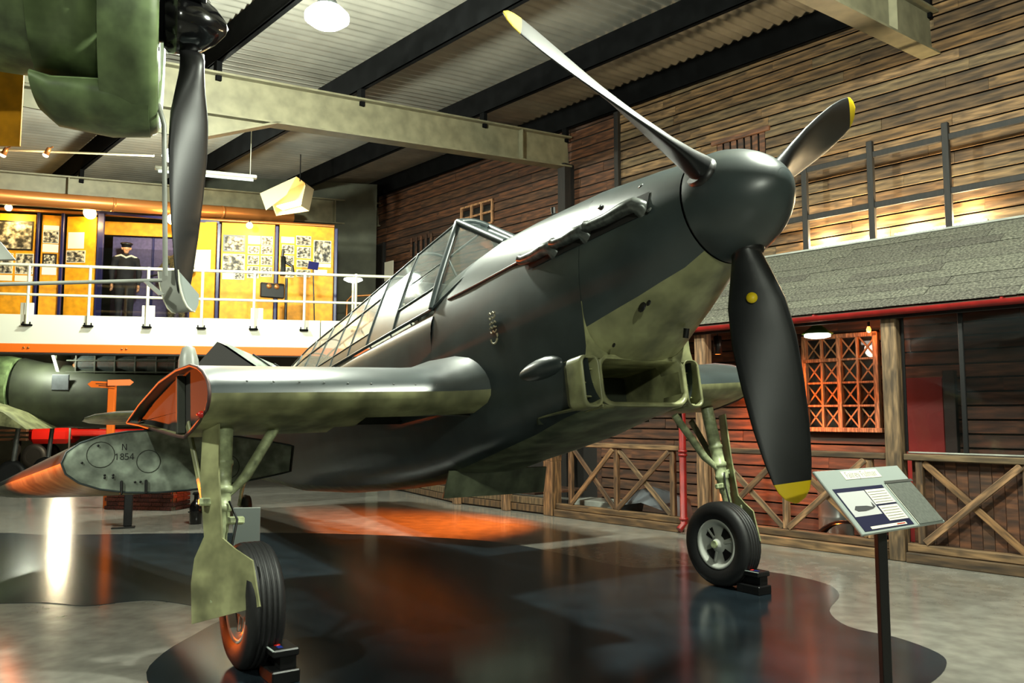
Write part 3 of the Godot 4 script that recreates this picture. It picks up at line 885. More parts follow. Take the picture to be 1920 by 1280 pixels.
		for i in 9:
			var x := 0.95 - i * 0.13
			var st := mixs(body[3], body[4], clampf((0.85 - x) / 0.5, 0, 1)) if x > 0.35 else mixs(body[4], body[5], clampf((0.35 - x) / 0.35, 0, 1))
			mo.append(Vector3(x, 2.6, sg * (half_width(st, 2.6) + 0.004)))
		part("panel_lip", tubem(mo, 0.009, 6), M.slate, F)
		var bu := S(true)
		lathe(bu, [[-0.3, 0.0], [-0.29, 0.016], [-0.25, 0.034], [-0.18, 0.054], [-0.1, 0.07], [0.0, 0.08], [0.1, 0.08], [0.17, 0.068], [0.22, 0.05], [0.25, 0.03], [0.262, 0.0]], 28, Transform3D(Basis(Vector3.UP, Vector3.RIGHT, Vector3.FORWARD), Vector3(1.12, 1.74, sg * 0.49)))
		part("blister", fin(bu), M.slate, F)
	part("sight_stub", tubem([Vector3(0.98, 3.0, 0.12), Vector3(0.98, 3.05, 0.12)], 0.018, 8), M.black, F)
	# small squadron crest on the side
	for k in 5:
		var pts := []
		for i in 7: pts.append(Vector3(0.60 + i * 0.014, 2.275 - k * 0.036 + 0.010 * sin(i * 2.1 + k * 2.0), 0.541))
		part("crest", tubem(pts, 0.006, 6), M.marking, F)
	var hk := []
	for i in 9: hk.append(Vector3(0.645 + 0.045 * cos(PI + 0.2 + i * 0.42), 2.09 + 0.05 * sin(PI + 0.2 + i * 0.42), 0.541))
	part("crest", tubem(hk, 0.008, 6), M.marking, F)
	canopy(F)
	for sg in [1.0, -1.0]:
		stub_wing(F, sg)
		folded_wing(F, sg)
		undercarriage(F, sg)
	# tail
	var fs := S(true)
	var fr := []
	for q in [[2.7, -7.3, -8.75, 0.07], [3.2, -7.65, -8.9, 0.06], [3.65, -8.0, -8.9, 0.045], [3.85, -8.25, -8.75, 0.02]]:
		fr.append(foil(Vector3(q[1], q[0], 0), Vector3.LEFT, Vector3.BACK, q[1] - q[2], q[3]))
	loft(fs, fr, true, true, true)
	part("tail_fin", fin(fs), M.slate, F)
	for sg in [1.0, -1.0]:
		for up in [true, false]:
			var ts := S(true)
			var tr := []
			for q in [[0.1, -7.0, -8.6, 0.09], [1.2, -7.15, -8.5, 0.075], [1.9, -7.3, -8.4, 0.055], [2.15, -7.5, -8.25, 0.04], [2.27, -7.75, -8.05, 0.012]]:
				var rg := foil(Vector3(q[1], 2.86, sg * q[0]), Vector3.LEFT, Vector3.UP, q[1] - q[2], q[3])
				var n := rg.size()
				var hf := []
				for i in n / 2 + 1: hf.append(rg[i] if up else rg[(n - i) % n])
				tr.append(hf)
			loft(ts, tr, false)
			part("tailplane_top" if up else "tailplane_underside", fin(ts), M.slate if up else M.sky, F)
	part("tail_wheel", lathem([[-0.07, 0.08], [-0.06, 0.15], [0.0, 0.17], [0.06, 0.15], [0.07, 0.08]], 20, Transform3D(rx(90), Vector3(-7.62, 1.45, 0))), M.rubber, F)
	part("tail_wheel_leg", tubem([Vector3(-7.6, 1.45, 0.1), Vector3(-7.5, 1.7, 0.08), Vector3(-7.4, 2.0, 0.0)], 0.03, 8), M.oleo, F)

# airfoil ring: starts at the leading edge, over the top, to the trailing edge and back below
func foil(le: Vector3, aftdir: Vector3, up: Vector3, chord: float, half: float, n := 12, cut := 1.0) -> Array:
	var r := []
	for i in 2 * n:
		var k := i if i <= n else 2 * n - i
		var t := cut * (0.5 - 0.5 * cos(PI * k / n))
		var y := half * 2.0 * (1.4845 * sqrt(t) - 0.63 * t - 1.758 * t * t + 1.4215 * t * t * t - 0.5075 * t * t * t * t) * 1.0
		r.append(le + aftdir * (t * chord) + up * (y if i <= n else -y))
	return r

func intake_face() -> ArrayMesh:
	# ring shaped frames round the three mouths, made by lofting rounded rectangles
	var s := S(true)
	var rr := func(x: float, z0: float, z1: float, y0: float, y1: float, r: float) -> Array:
		var q := []
		for c in [[z1 - r, y1 - r, 0.0], [z0 + r, y1 - r, 0.5], [z0 + r, y0 + r, 1.0], [z1 - r, y0 + r, 1.5]]:
			for k in 5:
				var a: float = PI * (c[2] + k * 0.125)
				q.append(Vector3(x, c[1] + r * sin(a), c[0] + r * cos(a)))
		return q
	for m in [[-0.395, 0.395, 1.40, 1.76, 0.09, 0.035], [0.38, 0.535, 1.40, 1.745, 0.05, 0.02], [-0.535, -0.38, 1.40, 1.745, 0.05, 0.02]]:
		var t: float = m[5]
		loft(s, [rr.call(1.45, m[0], m[1], m[2], m[3], m[4]), rr.call(1.58, m[0], m[1], m[2], m[3], m[4]), rr.call(1.615, m[0] + t * 0.4, m[1] - t * 0.4, m[2] + t * 0.4, m[3] - t * 0.4, m[4]), rr.call(1.6, m[0] + t, m[1] - t, m[2] + t, m[3] - t, m[4] - t * 0.5), rr.call(1.4, m[0] + t, m[1] - t, m[2] + t, m[3] - t, m[4] - t * 0.5)])
	return fin(s)

# place on a blade at radius r: origin, x = outward normal of the front face, y = along the blade, z = along the chord towards the leading edge
func blade_frame(r: float) -> Transform3D:
	var beta := deg_to_rad(lerpf(60.0, 24.0, clampf((r - 0.25) / 1.5, 0, 1)))
	var ch := Vector3(sin(beta), 0, cos(beta))
	return Transform3D(Basis(Vector3(cos(beta), 0, -sin(beta)), Vector3.UP, ch), Vector3(0, r, 0))

func blade(r0: float, r1: float) -> ArrayMesh:
	var s := S(true)
	var keys := [[0.2, 0.085, 0.085], [0.32, 0.085, 0.085], [0.45, 0.12, 0.06], [0.62, 0.165, 0.04], [0.85, 0.185, 0.028], [1.1, 0.18, 0.02], [1.35, 0.165, 0.014], [1.55, 0.14, 0.010], [1.67, 0.115, 0.008], [1.72, 0.095, 0.006], [1.76, 0.062, 0.005], [1.785, 0.012, 0.003]]
	var rings := []
	var n := 26
	for i in n + 1:
		var r := lerpf(r0, r1, float(i) / n)
		var c := 0.1
		var t := 0.02
		for k in keys.size() - 1:
			if r >= keys[k][0] and r <= keys[k + 1][0]:
				var u: float = (r - keys[k][0]) / (keys[k + 1][0] - keys[k][0])
				c = lerpf(keys[k][1], keys[k + 1][1], u)
				t = lerpf(keys[k][2], keys[k + 1][2], u)
		var f := blade_frame(r)
		var ring := []
		for k in 20:
			var a := TAU * k / 20.0
			var yy := sin(a)
			ring.append(f.origin + f.basis.z * (c * cos(a)) + f.basis.x * (t * yy * (1.0 + 0.3 * signf(yy))))
		rings.append(ring)
	loft(s, rings, true, true, true)
	return fin(s)

func can_pt(x: float, t: float, sg: float) -> Vector3:
	# t: 0 at the sill, 1 at the edge of the roof, 1.3 at the centre line
	var xs := [-0.33, -1.15, -1.75, -2.95, -4.15, -4.8]
	var tops := [3.42, 3.375, 3.325, 3.235, 3.165, 3.07]
	var top := 3.07
	for i in xs.size() - 1:
		if x <= xs[i] and x >= xs[i + 1]: top = lerpf(tops[i], tops[i + 1], (x - xs[i]) / (xs[i + 1] - xs[i]))
	var w := lerpf(0.495, 0.45, clampf((-0.33 - x) / 4.4, 0, 1))
	if t <= 1.0: return Vector3(x, 2.585 + (top - 2.585) * t, sg * (w - (w - 0.165) * pow(t, 1.12)))
	var u := (t - 1.0) / 0.3
	return Vector3(x, top + 0.03 * sin(u * PI / 2), sg * 0.165 * (1.0 - u))

func can_patch(x0: float, x1: float, t0: float, t1: float, sg: float) -> ArrayMesh:
	var s := S(true)
	var rings := []
	for i in 3:
		var ring := []
		for k in 7: ring.append(can_pt(lerpf(x0, x1, i / 2.0), lerpf(t0, t1, k / 6.0), sg))
		rings.append(ring)
	loft(s, rings, false)
	return fin(s)

func canopy(F: Node3D):
	var C := Node3D.new()
	C.name = "canopy"
	F.add_child(C)
	var rib := func(x: float, r: float, t0: float):
		var pts := []
		for k in 7: pts.append(can_pt(x, lerpf(t0, 1.0, k / 6.0), 1.0))
		for k in 7: pts.append(can_pt(x, 1.3, 1.0) if k == 3 else can_pt(x, 1.0 + 0.3 * (1 - absf(k / 3.0 - 1)), 1.0 if k < 3 else -1.0))
		for k in 7: pts.append(can_pt(x, lerpf(1.0, t0, k / 6.0), -1.0))
		part("frame_hoop", tubem(pts, r, 8), M.slate, C)
	rib.call(-0.34, 0.034, 0.0)
	rib.call(-1.12, 0.016, 0.0)
	rib.call(-1.75, 0.014, 0.0)
	for x in [-2.25, -2.75, -3.3, -3.85, -4.4, -4.78]: rib.call(x, 0.011, 0.0)
	for sg in [1.0, -1.0]:
		part("hood_pane", can_patch(-0.34, -1.12, 0.26, 1.0, sg), M.perspex, C)
		part("hood_panel", can_patch(-0.34, -1.12, 0.0, 0.26, sg), M.slate, C)
		part("fixed_panel", can_patch(-1.12, -1.75, 0.0, 0.80, sg), M.slate, C)
		part("fixed_pane", can_patch(-1.12, -1.75, 0.80, 1.0, sg), M.perspex, C)
		part("roof_pane", can_patch(-0.34, -1.75, 1.0, 1.3, sg), M.perspex, C)
		for q in [[-1.75, -2.25], [-2.25, -2.75], [-2.75, -3.3], [-3.3, -3.85], [-3.85, -4.4], [-4.4, -4.78]]:
			part("rear_pane", can_patch(q[0], q[1], 0.2, 0.72, sg), M.perspex_dusty, C)
			part("rear_pane", can_patch(q[0], q[1], 0.72, 1.0, sg), M.perspex_dusty, C)
			part("roof_pane", can_patch(q[0], q[1], 1.0, 1.3, sg), M.perspex_dusty, C)
			part("side_strip", can_patch(q[0], q[1], 0.0, 0.2, sg), M.slate, C)
		for q in [[0.26, -0.34, -1.12, 0.012], [1.0, -0.34, -4.78, 0.012], [0.72, -1.75, -4.78, 0.012], [0.2, -1.75, -4.78, 0.009], [0.0, -0.34, -4.78, 0.016], [0.55, -0.42, -1.05, 0.006]]:
			var pts := []
			for k in 9: pts.append(can_pt(lerpf(q[1], q[2], k / 8.0), q[0], sg))
			part("frame_rail", tubem(pts, q[3], 8), M.slate, C)
		# windscreen side
		var A := can_pt(-0.34, 1.0, sg)
		var D := can_pt(-0.34, 0.0, sg)
		var G := Vector3(0.02, 2.74, sg * 0.40)
		var P := Vector3(0.325, 3.0, sg * 0.135)
		var s := S()
		quad(s, A, D, G, P)
		part("windscreen_pane", fin(s), M.perspex, C)
		part("windscreen_bar", tubem([A, P], 0.034, 8), M.slate, C)
		part("windscreen_bar", tubem([D, G, P], 0.014, 8), M.slate, C)
	var fs := S()
	quad(fs, can_pt(-0.34, 1.0, 1.0), can_pt(-0.34, 1.0, -1.0), Vector3(0.325, 3.0, -0.135), Vector3(0.325, 3.0, 0.135))
	part("windscreen_pane", fin(fs), M.perspex, C)
	part("windscreen_bar", tubem([can_pt(-0.34, 1.0, 1.0), can_pt(-0.34, 1.0, -1.0)], 0.02, 8), M.slate, C)
	var hs := S()
	box(hs, Vector3(0.06, 0.55, 0.42), at(Vector3(-1.15, 2.85, 0), rz(8)), 0.02)
	part("seat_back", fin(hs), M.interior, C)

func stub_sec(z: float, sg: float, upper: bool) -> Array:
	var dy := (0.04 - 0.022 * z) if sg > 0 else (0.03 + 0.055 * z)
	var up := [[-2.39, 1.962], [-1.8, 2.02], [-1.0, 2.05], [-0.42, 2.02], [0.0, 1.965], [0.2, 1.905], [0.32, 1.85], [0.41, 1.79], [0.455, 1.74], [0.47, 1.69]]
	var lo := [[0.47, 1.69], [0.455, 1.645], [0.40, 1.6], [0.2, 1.555], [-0.02, 1.525], [-0.1, 1.52], [-0.18, 1.51], [-0.5, 1.57], [-0.9, 1.655], [-1.0, 1.675], [-1.8, 1.845], [-2.39, 1.955]]
	var f := clampf((0.95 - z) / 0.5, 0, 1)   # fillet towards the fuselage
	f = f * f
	var r := []
	for p in (up if upper else lo):
		var x: float = p[0] + 0.12 * f
		var y: float = p[1] + dy
		if upper: y += 0.13 * f * clampf((p[1] - 1.69) / 0.2, 0, 1)
		r.append(Vector3(x, y, sg * z))
	return r

func stub_wing(F: Node3D, sg: float):
	var W := Node3D.new()
	W.name = "inner_wing"
	F.add_child(W, true)
	var zs := [0.4, 0.5, 0.6, 0.7, 0.85, 1.0, 1.2, 1.4, 1.55, 1.8, 2.05, 2.3, 2.5, 2.54]
	var us := S(true)
	var rings := []
	for z in zs: rings.append(stub_sec(z, sg, true))
	loft(us, rings, false)
	part("upper_skin", fin(us), M.slate, W)
	var ls := S(true)
	for i in zs.size() - 1:
		var a := stub_sec(zs[i], sg, false)
		var b := stub_sec(zs[i + 1], sg, false)
		for k in a.size() - 1:
			if zs[i] >= 0.5 and zs[i + 1] <= (1.41 if k < 4 else 1.56) and k >= 3 and k <= 8: continue
			quad(ls, a[k], a[k + 1], b[k + 1], b[k])
	part("lower_skin", fin(ls), M.sky, W, Transform3D(), "pale green wing underside")
	var ws := S()
	var y1 := 1.86 if sg > 0 else 1.93
	var c := [Vector3(0.22, 1.57, sg * 0.5), Vector3(-0.95, 1.69, sg * 0.5), Vector3(-0.95, 1.69, sg * 1.55), Vector3(-0.02, 1.55, sg * 1.55), Vector3(-0.02, 1.55, sg * 1.4), Vector3(0.22, 1.58, sg * 1.4)]
	for i in 6:
		var p: Vector3 = c[i]
		var q: Vector3 = c[(i + 1) % 6]
		quad(ws, p, q, Vector3(q.x, y1, q.z), Vector3(p.x, y1, p.z))
	quad(ws, Vector3(0.22, y1, sg * 0.5), Vector3(-0.95, y1, sg * 0.5), Vector3(-0.95, y1, sg * 1.55), Vector3(0.22, y1, sg * 1.55))
	part("wheel_well", fin(ws), M.interior, W)
	# open outer end: rim, set back dark rib
	var full := stub_sec(2.46, sg, true) + stub_sec(2.46, sg, false)
	var es := S()
	for i in full.size() - 1: tri(es, Vector3(-0.6, 1.75, sg * 2.46), full[i], full[i + 1])
	part("end_rib", fin(es), M.dark, W)
	var rim := []
	for p in stub_sec(2.545, sg, true): rim.append(p)
	for p in stub_sec(2.545, sg, false).slice(1): rim.append(p)
	part("end_rim", tubem(rim, 0.013, 6), M.reddish, W)
	part("spar_joint", bx(Vector3(0.05, 0.42, 0.06)), M.interior, W, at(Vector3(-0.55, 1.78, sg * 2.49)))
	part("navigation_light", lathem([[0.0, 0.022], [0.02, 0.02], [0.04, 0.0]], 10), M.red, W, at(Vector3(0.36, 1.56, sg * 2.56), rx(sg * 90)))
	part("latch_fairing", lathem([[-0.02, 0.075], [0.1, 0.07], [0.19, 0.045], [0.215, 0.0]], 18), M.palegrey, W, at(Vector3(-0.62, 2.03, sg * 2.42)))
	for k in 9:
		part("rivet", lathem([[0.0, 0.008], [0.004, 0.006], [0.006, 0.0]], 8), M.exhaust, W, at(Vector3(0.452, 1.75 + (0.04 - 0.022 * 1.5 if sg > 0 else 0.12), sg * (0.95 + k * 0.17)), rz(-70)))
	# trailing part of the inner wing swung up and over
	var a := Vector3(-1.0, 2.07, sg * 2.36)
	var b := Vector3(-1.05, 2.39, sg * 2.10)
	var d := Vector3(-1.0, 2.07, sg * 1.66)
	var e := Vector3(-1.35, 2.09, sg * 1.1)
	var g := Vector3(-1.45, 2.06, sg * 2.2)
	var ts := S()
	tri(ts, a, b, d)
	tri(ts, a, g, b)
	tri(ts, g, e, b)
	tri(ts, a, d, g)
	tri(ts, d, e, g)
	var tf := part("folded_flap", fin(ts), M.dark, W)
	var t2 := S()
	var off := Vector3(0.012, 0.012, -0.004 * sg)
	tri(t2, b + off, d + off, e + off)
	part("flap_web", fin(t2), M.ribgrey, tf)
	for k in 4:
		var u := 0.3 + k * 0.2
		part("web_rib", tubem([b.lerp(e, u) + off * 1.4, d.lerp(e, u) + off * 1.4], 0.007, 6), M.black, tf)
	part("lightening_hole", lathem([[0.0, 0.0], [0.0, 0.045], [0.006, 0.045], [0.006, 0.0]], 16), M.black, tf, Transform3D(rz(-70), (b + d * 1.4 + e) / 3.4 + off))

func folded_wing(F: Node3D, sg: float):
	var W := Node3D.new()
	W.name = "folded_wing"
	F.add_child(W, true)
	var span := Vector3(-0.9977, 0.0, 0.068) if sg > 0 else Vector3(-1, 0, 0)
	var inb := Vector3(-0.068, 0, -0.9977) if sg > 0 else Vector3(0, 0, 1)
	var root := Vector3(-1.45, 1.49, 3.15) if sg > 0 else Vector3(-2.75, 1.93, -2.5)
	var secs := [[0.0, 2.3 if sg > 0 else 1.9, 0.252], [0.6, 2.22, 0.24], [2.0, 1.95, 0.2], [3.4, 1.65, 0.155], [4.4, 1.35, 0.115], [4.8, 0.9, 0.07], [4.95, 0.4, 0.02]]
	for up in [true, false]:
		var s := S(true)
		var rings := []
		for q in secs:
			var le: Vector3 = root + span * q[0] + Vector3(0, 0.05 * q[0], 0) + inb * (0.0 if q[0] < 4.5 else (q[0] - 4.4) * 0.9)
			var rg := foil(le, inb, Vector3.UP, q[1], q[2], 12, 0.8)
			var n := rg.size()
			var hf := []
			for i in n / 2 + 1: hf.append(rg[i] if up else rg[(n - i) % n])
			rings.append(hf)
		loft(s, rings, false)
		part("upper_skin" if up else "lower_skin", fin(s), M.slate if up else M.sky, W)
	var rs := S()
	var rg := foil(root, inb, Vector3.UP, 2.28 if sg > 0 else 1.88, 0.242, 12, 0.8)
	var ctr := root + inb * 0.9
	for i in rg.size(): tri(rs, ctr, rg[i], rg[(i + 1) % rg.size()])
	var rib := part("root_rib", fin(rs), M.ribgrey, W, Transform3D(), "grey end rib with a stencilled number")
	var rim := []
	for p in foil(root, inb, Vector3.UP, 2.3 if sg > 0 else 1.9, 0.25, 12, 0.8): rim.append(p)
	rim.append(rim[0])
	part("rim", tubem(rim, 0.008, 6), M.slate, rib)
	var xr := Transform3D(Basis(inb if sg > 0 else -inb, Vector3.UP, -span), root)
	if sg > 0:
		for q in [["N", 0.44, 0.115], ["1854", 0.44, 0.04]]:
			part("stencil", text(q[0], 0.066), M.black, rib, Transform3D(xr.basis, root + inb * q[1] + Vector3(0, q[2], 0) - span * 0.001))
	for q in [[0.27, 0.06, 0.1], [0.62, 0.0, 0.09], [1.25, -0.06, 0.1]]:
		var tp := []
		for k in 21: tp.append(root + inb * (q[0] + q[2] * cos(TAU * k / 20)) + Vector3(0, q[1] + q[2] * sin(TAU * k / 20), 0) - span * 0.0005)
		part("panel_ring", tubem(tp, 0.003, 5), M.interior, rib)
	for q in [[0.3, -0.1], [0.3, -0.12], [0.36, -0.1], [0.36, -0.12], [0.25, 0.13], [0.52, -0.16], [0.56, -0.16], [0.14, 0.0]]:
		part("bolt", lathem([[0.0, 0.009], [0.01, 0.008], [0.012, 0.0]], 8), M.black, rib, Transform3D(Basis(inb, -span, Vector3.UP), root + inb * q[0] + Vector3(0, q[1], 0)))
	for q in [[0.42, -0.2], [0.6, -0.2]]:
		part("lug", bx(Vector3(0.02, 0.11, 0.02)), M.black, rib, Transform3D(Basis(), root + inb * q[0] + Vector3(0, q[1], 0) - span * 0.009))

func undercarriage(F: Node3D, sg: float):
	var U := Node3D.new()
	U.name = "main_undercarriage"
	F.add_child(U, true)
	var top := Vector3(0.0, 1.66, 2.33 * sg)
	var bot := Vector3(0.05, 0.42, 2.40 * sg)
	var y := (top - bot).normalized()
	var x := y.cross(Vector3.BACK).normalized()
	var lf := Transform3D(Basis(x, y, x.cross(y)), bot)
	part("oleo_leg", lathem([[-0.02, 0.045], [0.0, 0.055], [0.1, 0.055], [0.11, 0.043], [0.42, 0.043], [0.43, 0.05], [0.47, 0.05], [0.48, 0.056], [0.56, 0.056], [0.565, 0.066], [0.6, 0.066], [0.605, 0.058], [0.68, 0.058], [0.685, 0.07], [0.72, 0.07], [0.725, 0.06], [0.86, 0.06], [0.865, 0.068], [0.89, 0.068], [0.895, 0.06], [1.26, 0.06]], 20, lf), M.oleo, U)
	for q in [[0.3, 0.1], [0.5, 0.08], [0.62, -0.09]]:
		part("bracket", bx(Vector3(0.05, 0.05, 0.12), 0.01), M.oleo, U, lf * at(Vector3(0.03, q[0], -q[1] * sg)))
	part("brake_pipe", tubem([lf * Vector3(0.07, 0.62, -0.03 * sg), lf * Vector3(0.09, 0.5, -0.08 * sg), lf * Vector3(0.07, 0.3, -0.05 * sg), lf * Vector3(0.06, 0.1, -0.06 * sg)], 0.008, 6), M.black, U)
	part("side_strut", tubem([lf * Vector3(0.0, 0.66, -0.03 * sg), Vector3(0.0, 1.2, sg * 2.2), Vector3(-0.05, 1.62, sg * 1.92)], [0.022, 0.036, 0.036], 12), M.oleo, U)
	var bb := bar(Vector3(0.0, 0.95, 2.45 * sg), Vector3(-0.38, 1.62, 2.48 * sg), 0.07, 0.02, Vector3.BACK)
	part("drag_strut", bb[0], M.sky, U, bb[1])
	part("axle", tubem([Vector3(0.055, 0.40, 2.43 * sg), Vector3(0.064, 0.385, 2.08 * sg)], 0.035, 12), M.oleo, U)
	# wheel
	var wx := Transform3D(rx(90), Vector3(0.064, 0.385, 2.2 * sg))
	var tp := [[-0.085, 0.215], [-0.105, 0.25], [-0.118, 0.30], [-0.112, 0.345], [-0.095, 0.372], [-0.075, 0.383]]
	for g in [-0.05, -0.018, 0.018, 0.05]:
		tp += [[g - 0.006, 0.389], [g - 0.004, 0.381], [g + 0.004, 0.381], [g + 0.006, 0.389]]
	tp += [[0.075, 0.383], [0.095, 0.372], [0.112, 0.345], [0.118, 0.30], [0.105, 0.25], [0.085, 0.215]]
	var tys := S(true)
	lathe(tys, tp, 48, wx, false)
	part("tyre", fin(tys), M.rubber, U)
	var hub := part("wheel_hub", lathem([[-0.1, 0.0], [-0.1, 0.04], [-0.07, 0.055], [-0.05, 0.09], [-0.05, 0.18], [-0.085, 0.2], [-0.1, 0.225], [-0.085, 0.232], [0.085, 0.232], [0.1, 0.225], [0.085, 0.2], [0.05, 0.18], [0.05, 0.09], [0.07, 0.055], [0.1, 0.04], [0.1, 0.0]], 36, wx), M.alloy, U)
	for sd in [-1.0, 1.0]:
		for k in 4:
			var a0 := TAU * k / 4 + 0.3
			var pts := []
			for i in 6: pts.append([cos(a0 + i * 0.14) * 0.165, sin(a0 + i * 0.14) * 0.165])
			for i in 4: pts.append([cos(a0 + 0.7 - i * 0.2) * 0.085, sin(a0 + 0.7 - i * 0.2) * 0.085])
			part("hub_opening", platem(pts, 0.006, Transform3D(Basis(), Vector3(0.064, 0.385, 2.2 * sg + sd * 0.052))), M.black, hub)
		for k in 3:
			part("spoke", bx(Vector3(0.022, 0.1, 0.012), 0.003), M.alloy, hub, Transform3D(rz(35.0 + 120.0 * k), Vector3(0.064, 0.385, 2.2 * sg + sd * 0.06)) * at(Vector3(0, 0.125, 0)))
	# fairing door hung outside the leg
	var dd := Vector3(cos(0.43), 0, -sin(0.43) * sg)
	var dx := Transform3D(Basis(dd, Vector3.UP, dd.cross(Vector3.UP)), Vector3(0, 0, 2.475 * sg))
	part("leg_door", platem([[0.02, 1.60], [-0.02, 1.2], [0.015, 0.83], [-0.08, 0.70], [-0.115, 0.55], [-0.11, 0.30], [0.51, 0.385], [0.455, 0.655], [0.3, 0.735], [0.185, 0.81], [0.16, 1.2], [0.17, 1.6]], 0.012, dx), M.sky, U)
	for q in [[0.05, 0.35, 0.03, 0.7], [0.25, 0.38, 0.25, 0.72]]:
		var db := bar(dx * Vector3(q[0], q[1], -0.014 * sg), dx * Vector3(q[2], q[3], -0.014 * sg), 0.02, 0.014)
		part("door_stiffener", db[0], M.oleo, U, db[1])

# ---------------------------------------------------------------- balcony with its display
func print_mat(key: String, sd: int, lo: Color, hi: Color) -> StandardMaterial3D:
	if M.has(key): return M[key]
	var n := FastNoiseLite.new()
	n.seed = sd
	n.frequency = 0.06
	var im := Image.create(48, 40, false, Image.FORMAT_RGB8)
	for y in 40:
		for x in 48:
			var v := n.get_noise_2d(x, y * 1.3) * 1.3 + 0.5 + 0.35 * n.get_noise_2d(x * 3.0, y * 3.0 + 90.0)
			im.set_pixel(x, y, lo.lerp(hi, clampf(v, 0, 1)))
	var m := StandardMaterial3D.new()
	m.albedo_texture = ImageTexture.create_from_image(im)
	m.roughness = 0.6
	M[key] = m
	return m

func quadm(w: float, h: float) -> QuadMesh:
	var q := QuadMesh.new()
	q.size = Vector2(w, h)
	return q

# x0, x1, y0, y1 on the panel face; kind 0 print, 1 white sheet, 2 framed print
func put_prints(parent: Node, list: Array, ox: float, oy: float):
	var i := 0
	for q in list:
		var w: float = q[1] - q[0]
		var h: float = q[3] - q[2]
		var c := Vector3((q[0] + q[1]) / 2 - ox, (q[2] + q[3]) / 2 - oy, 0.03)
		if q[4] == 1:
			part("text_sheet", bx(Vector3(w, h, 0.006), 0.0), M.paper, parent, at(c))
		else:
			var p := part("photo_print", bx(Vector3(w, h, 0.012), 0.0), M.paper if q[4] == 0 else M.black, parent, at(c))
			var mg := 0.012 if q[4] == 0 else 0.03
			part("image", quadm(w - mg * 2, h - mg * 2), print_mat("print%d" % (i % 4), 40 + i % 4, Color(0.08, 0.08, 0.07), Color(0.85, 0.8, 0.68)), p, at(Vector3(0, 0, 0.008)))
		i += 1

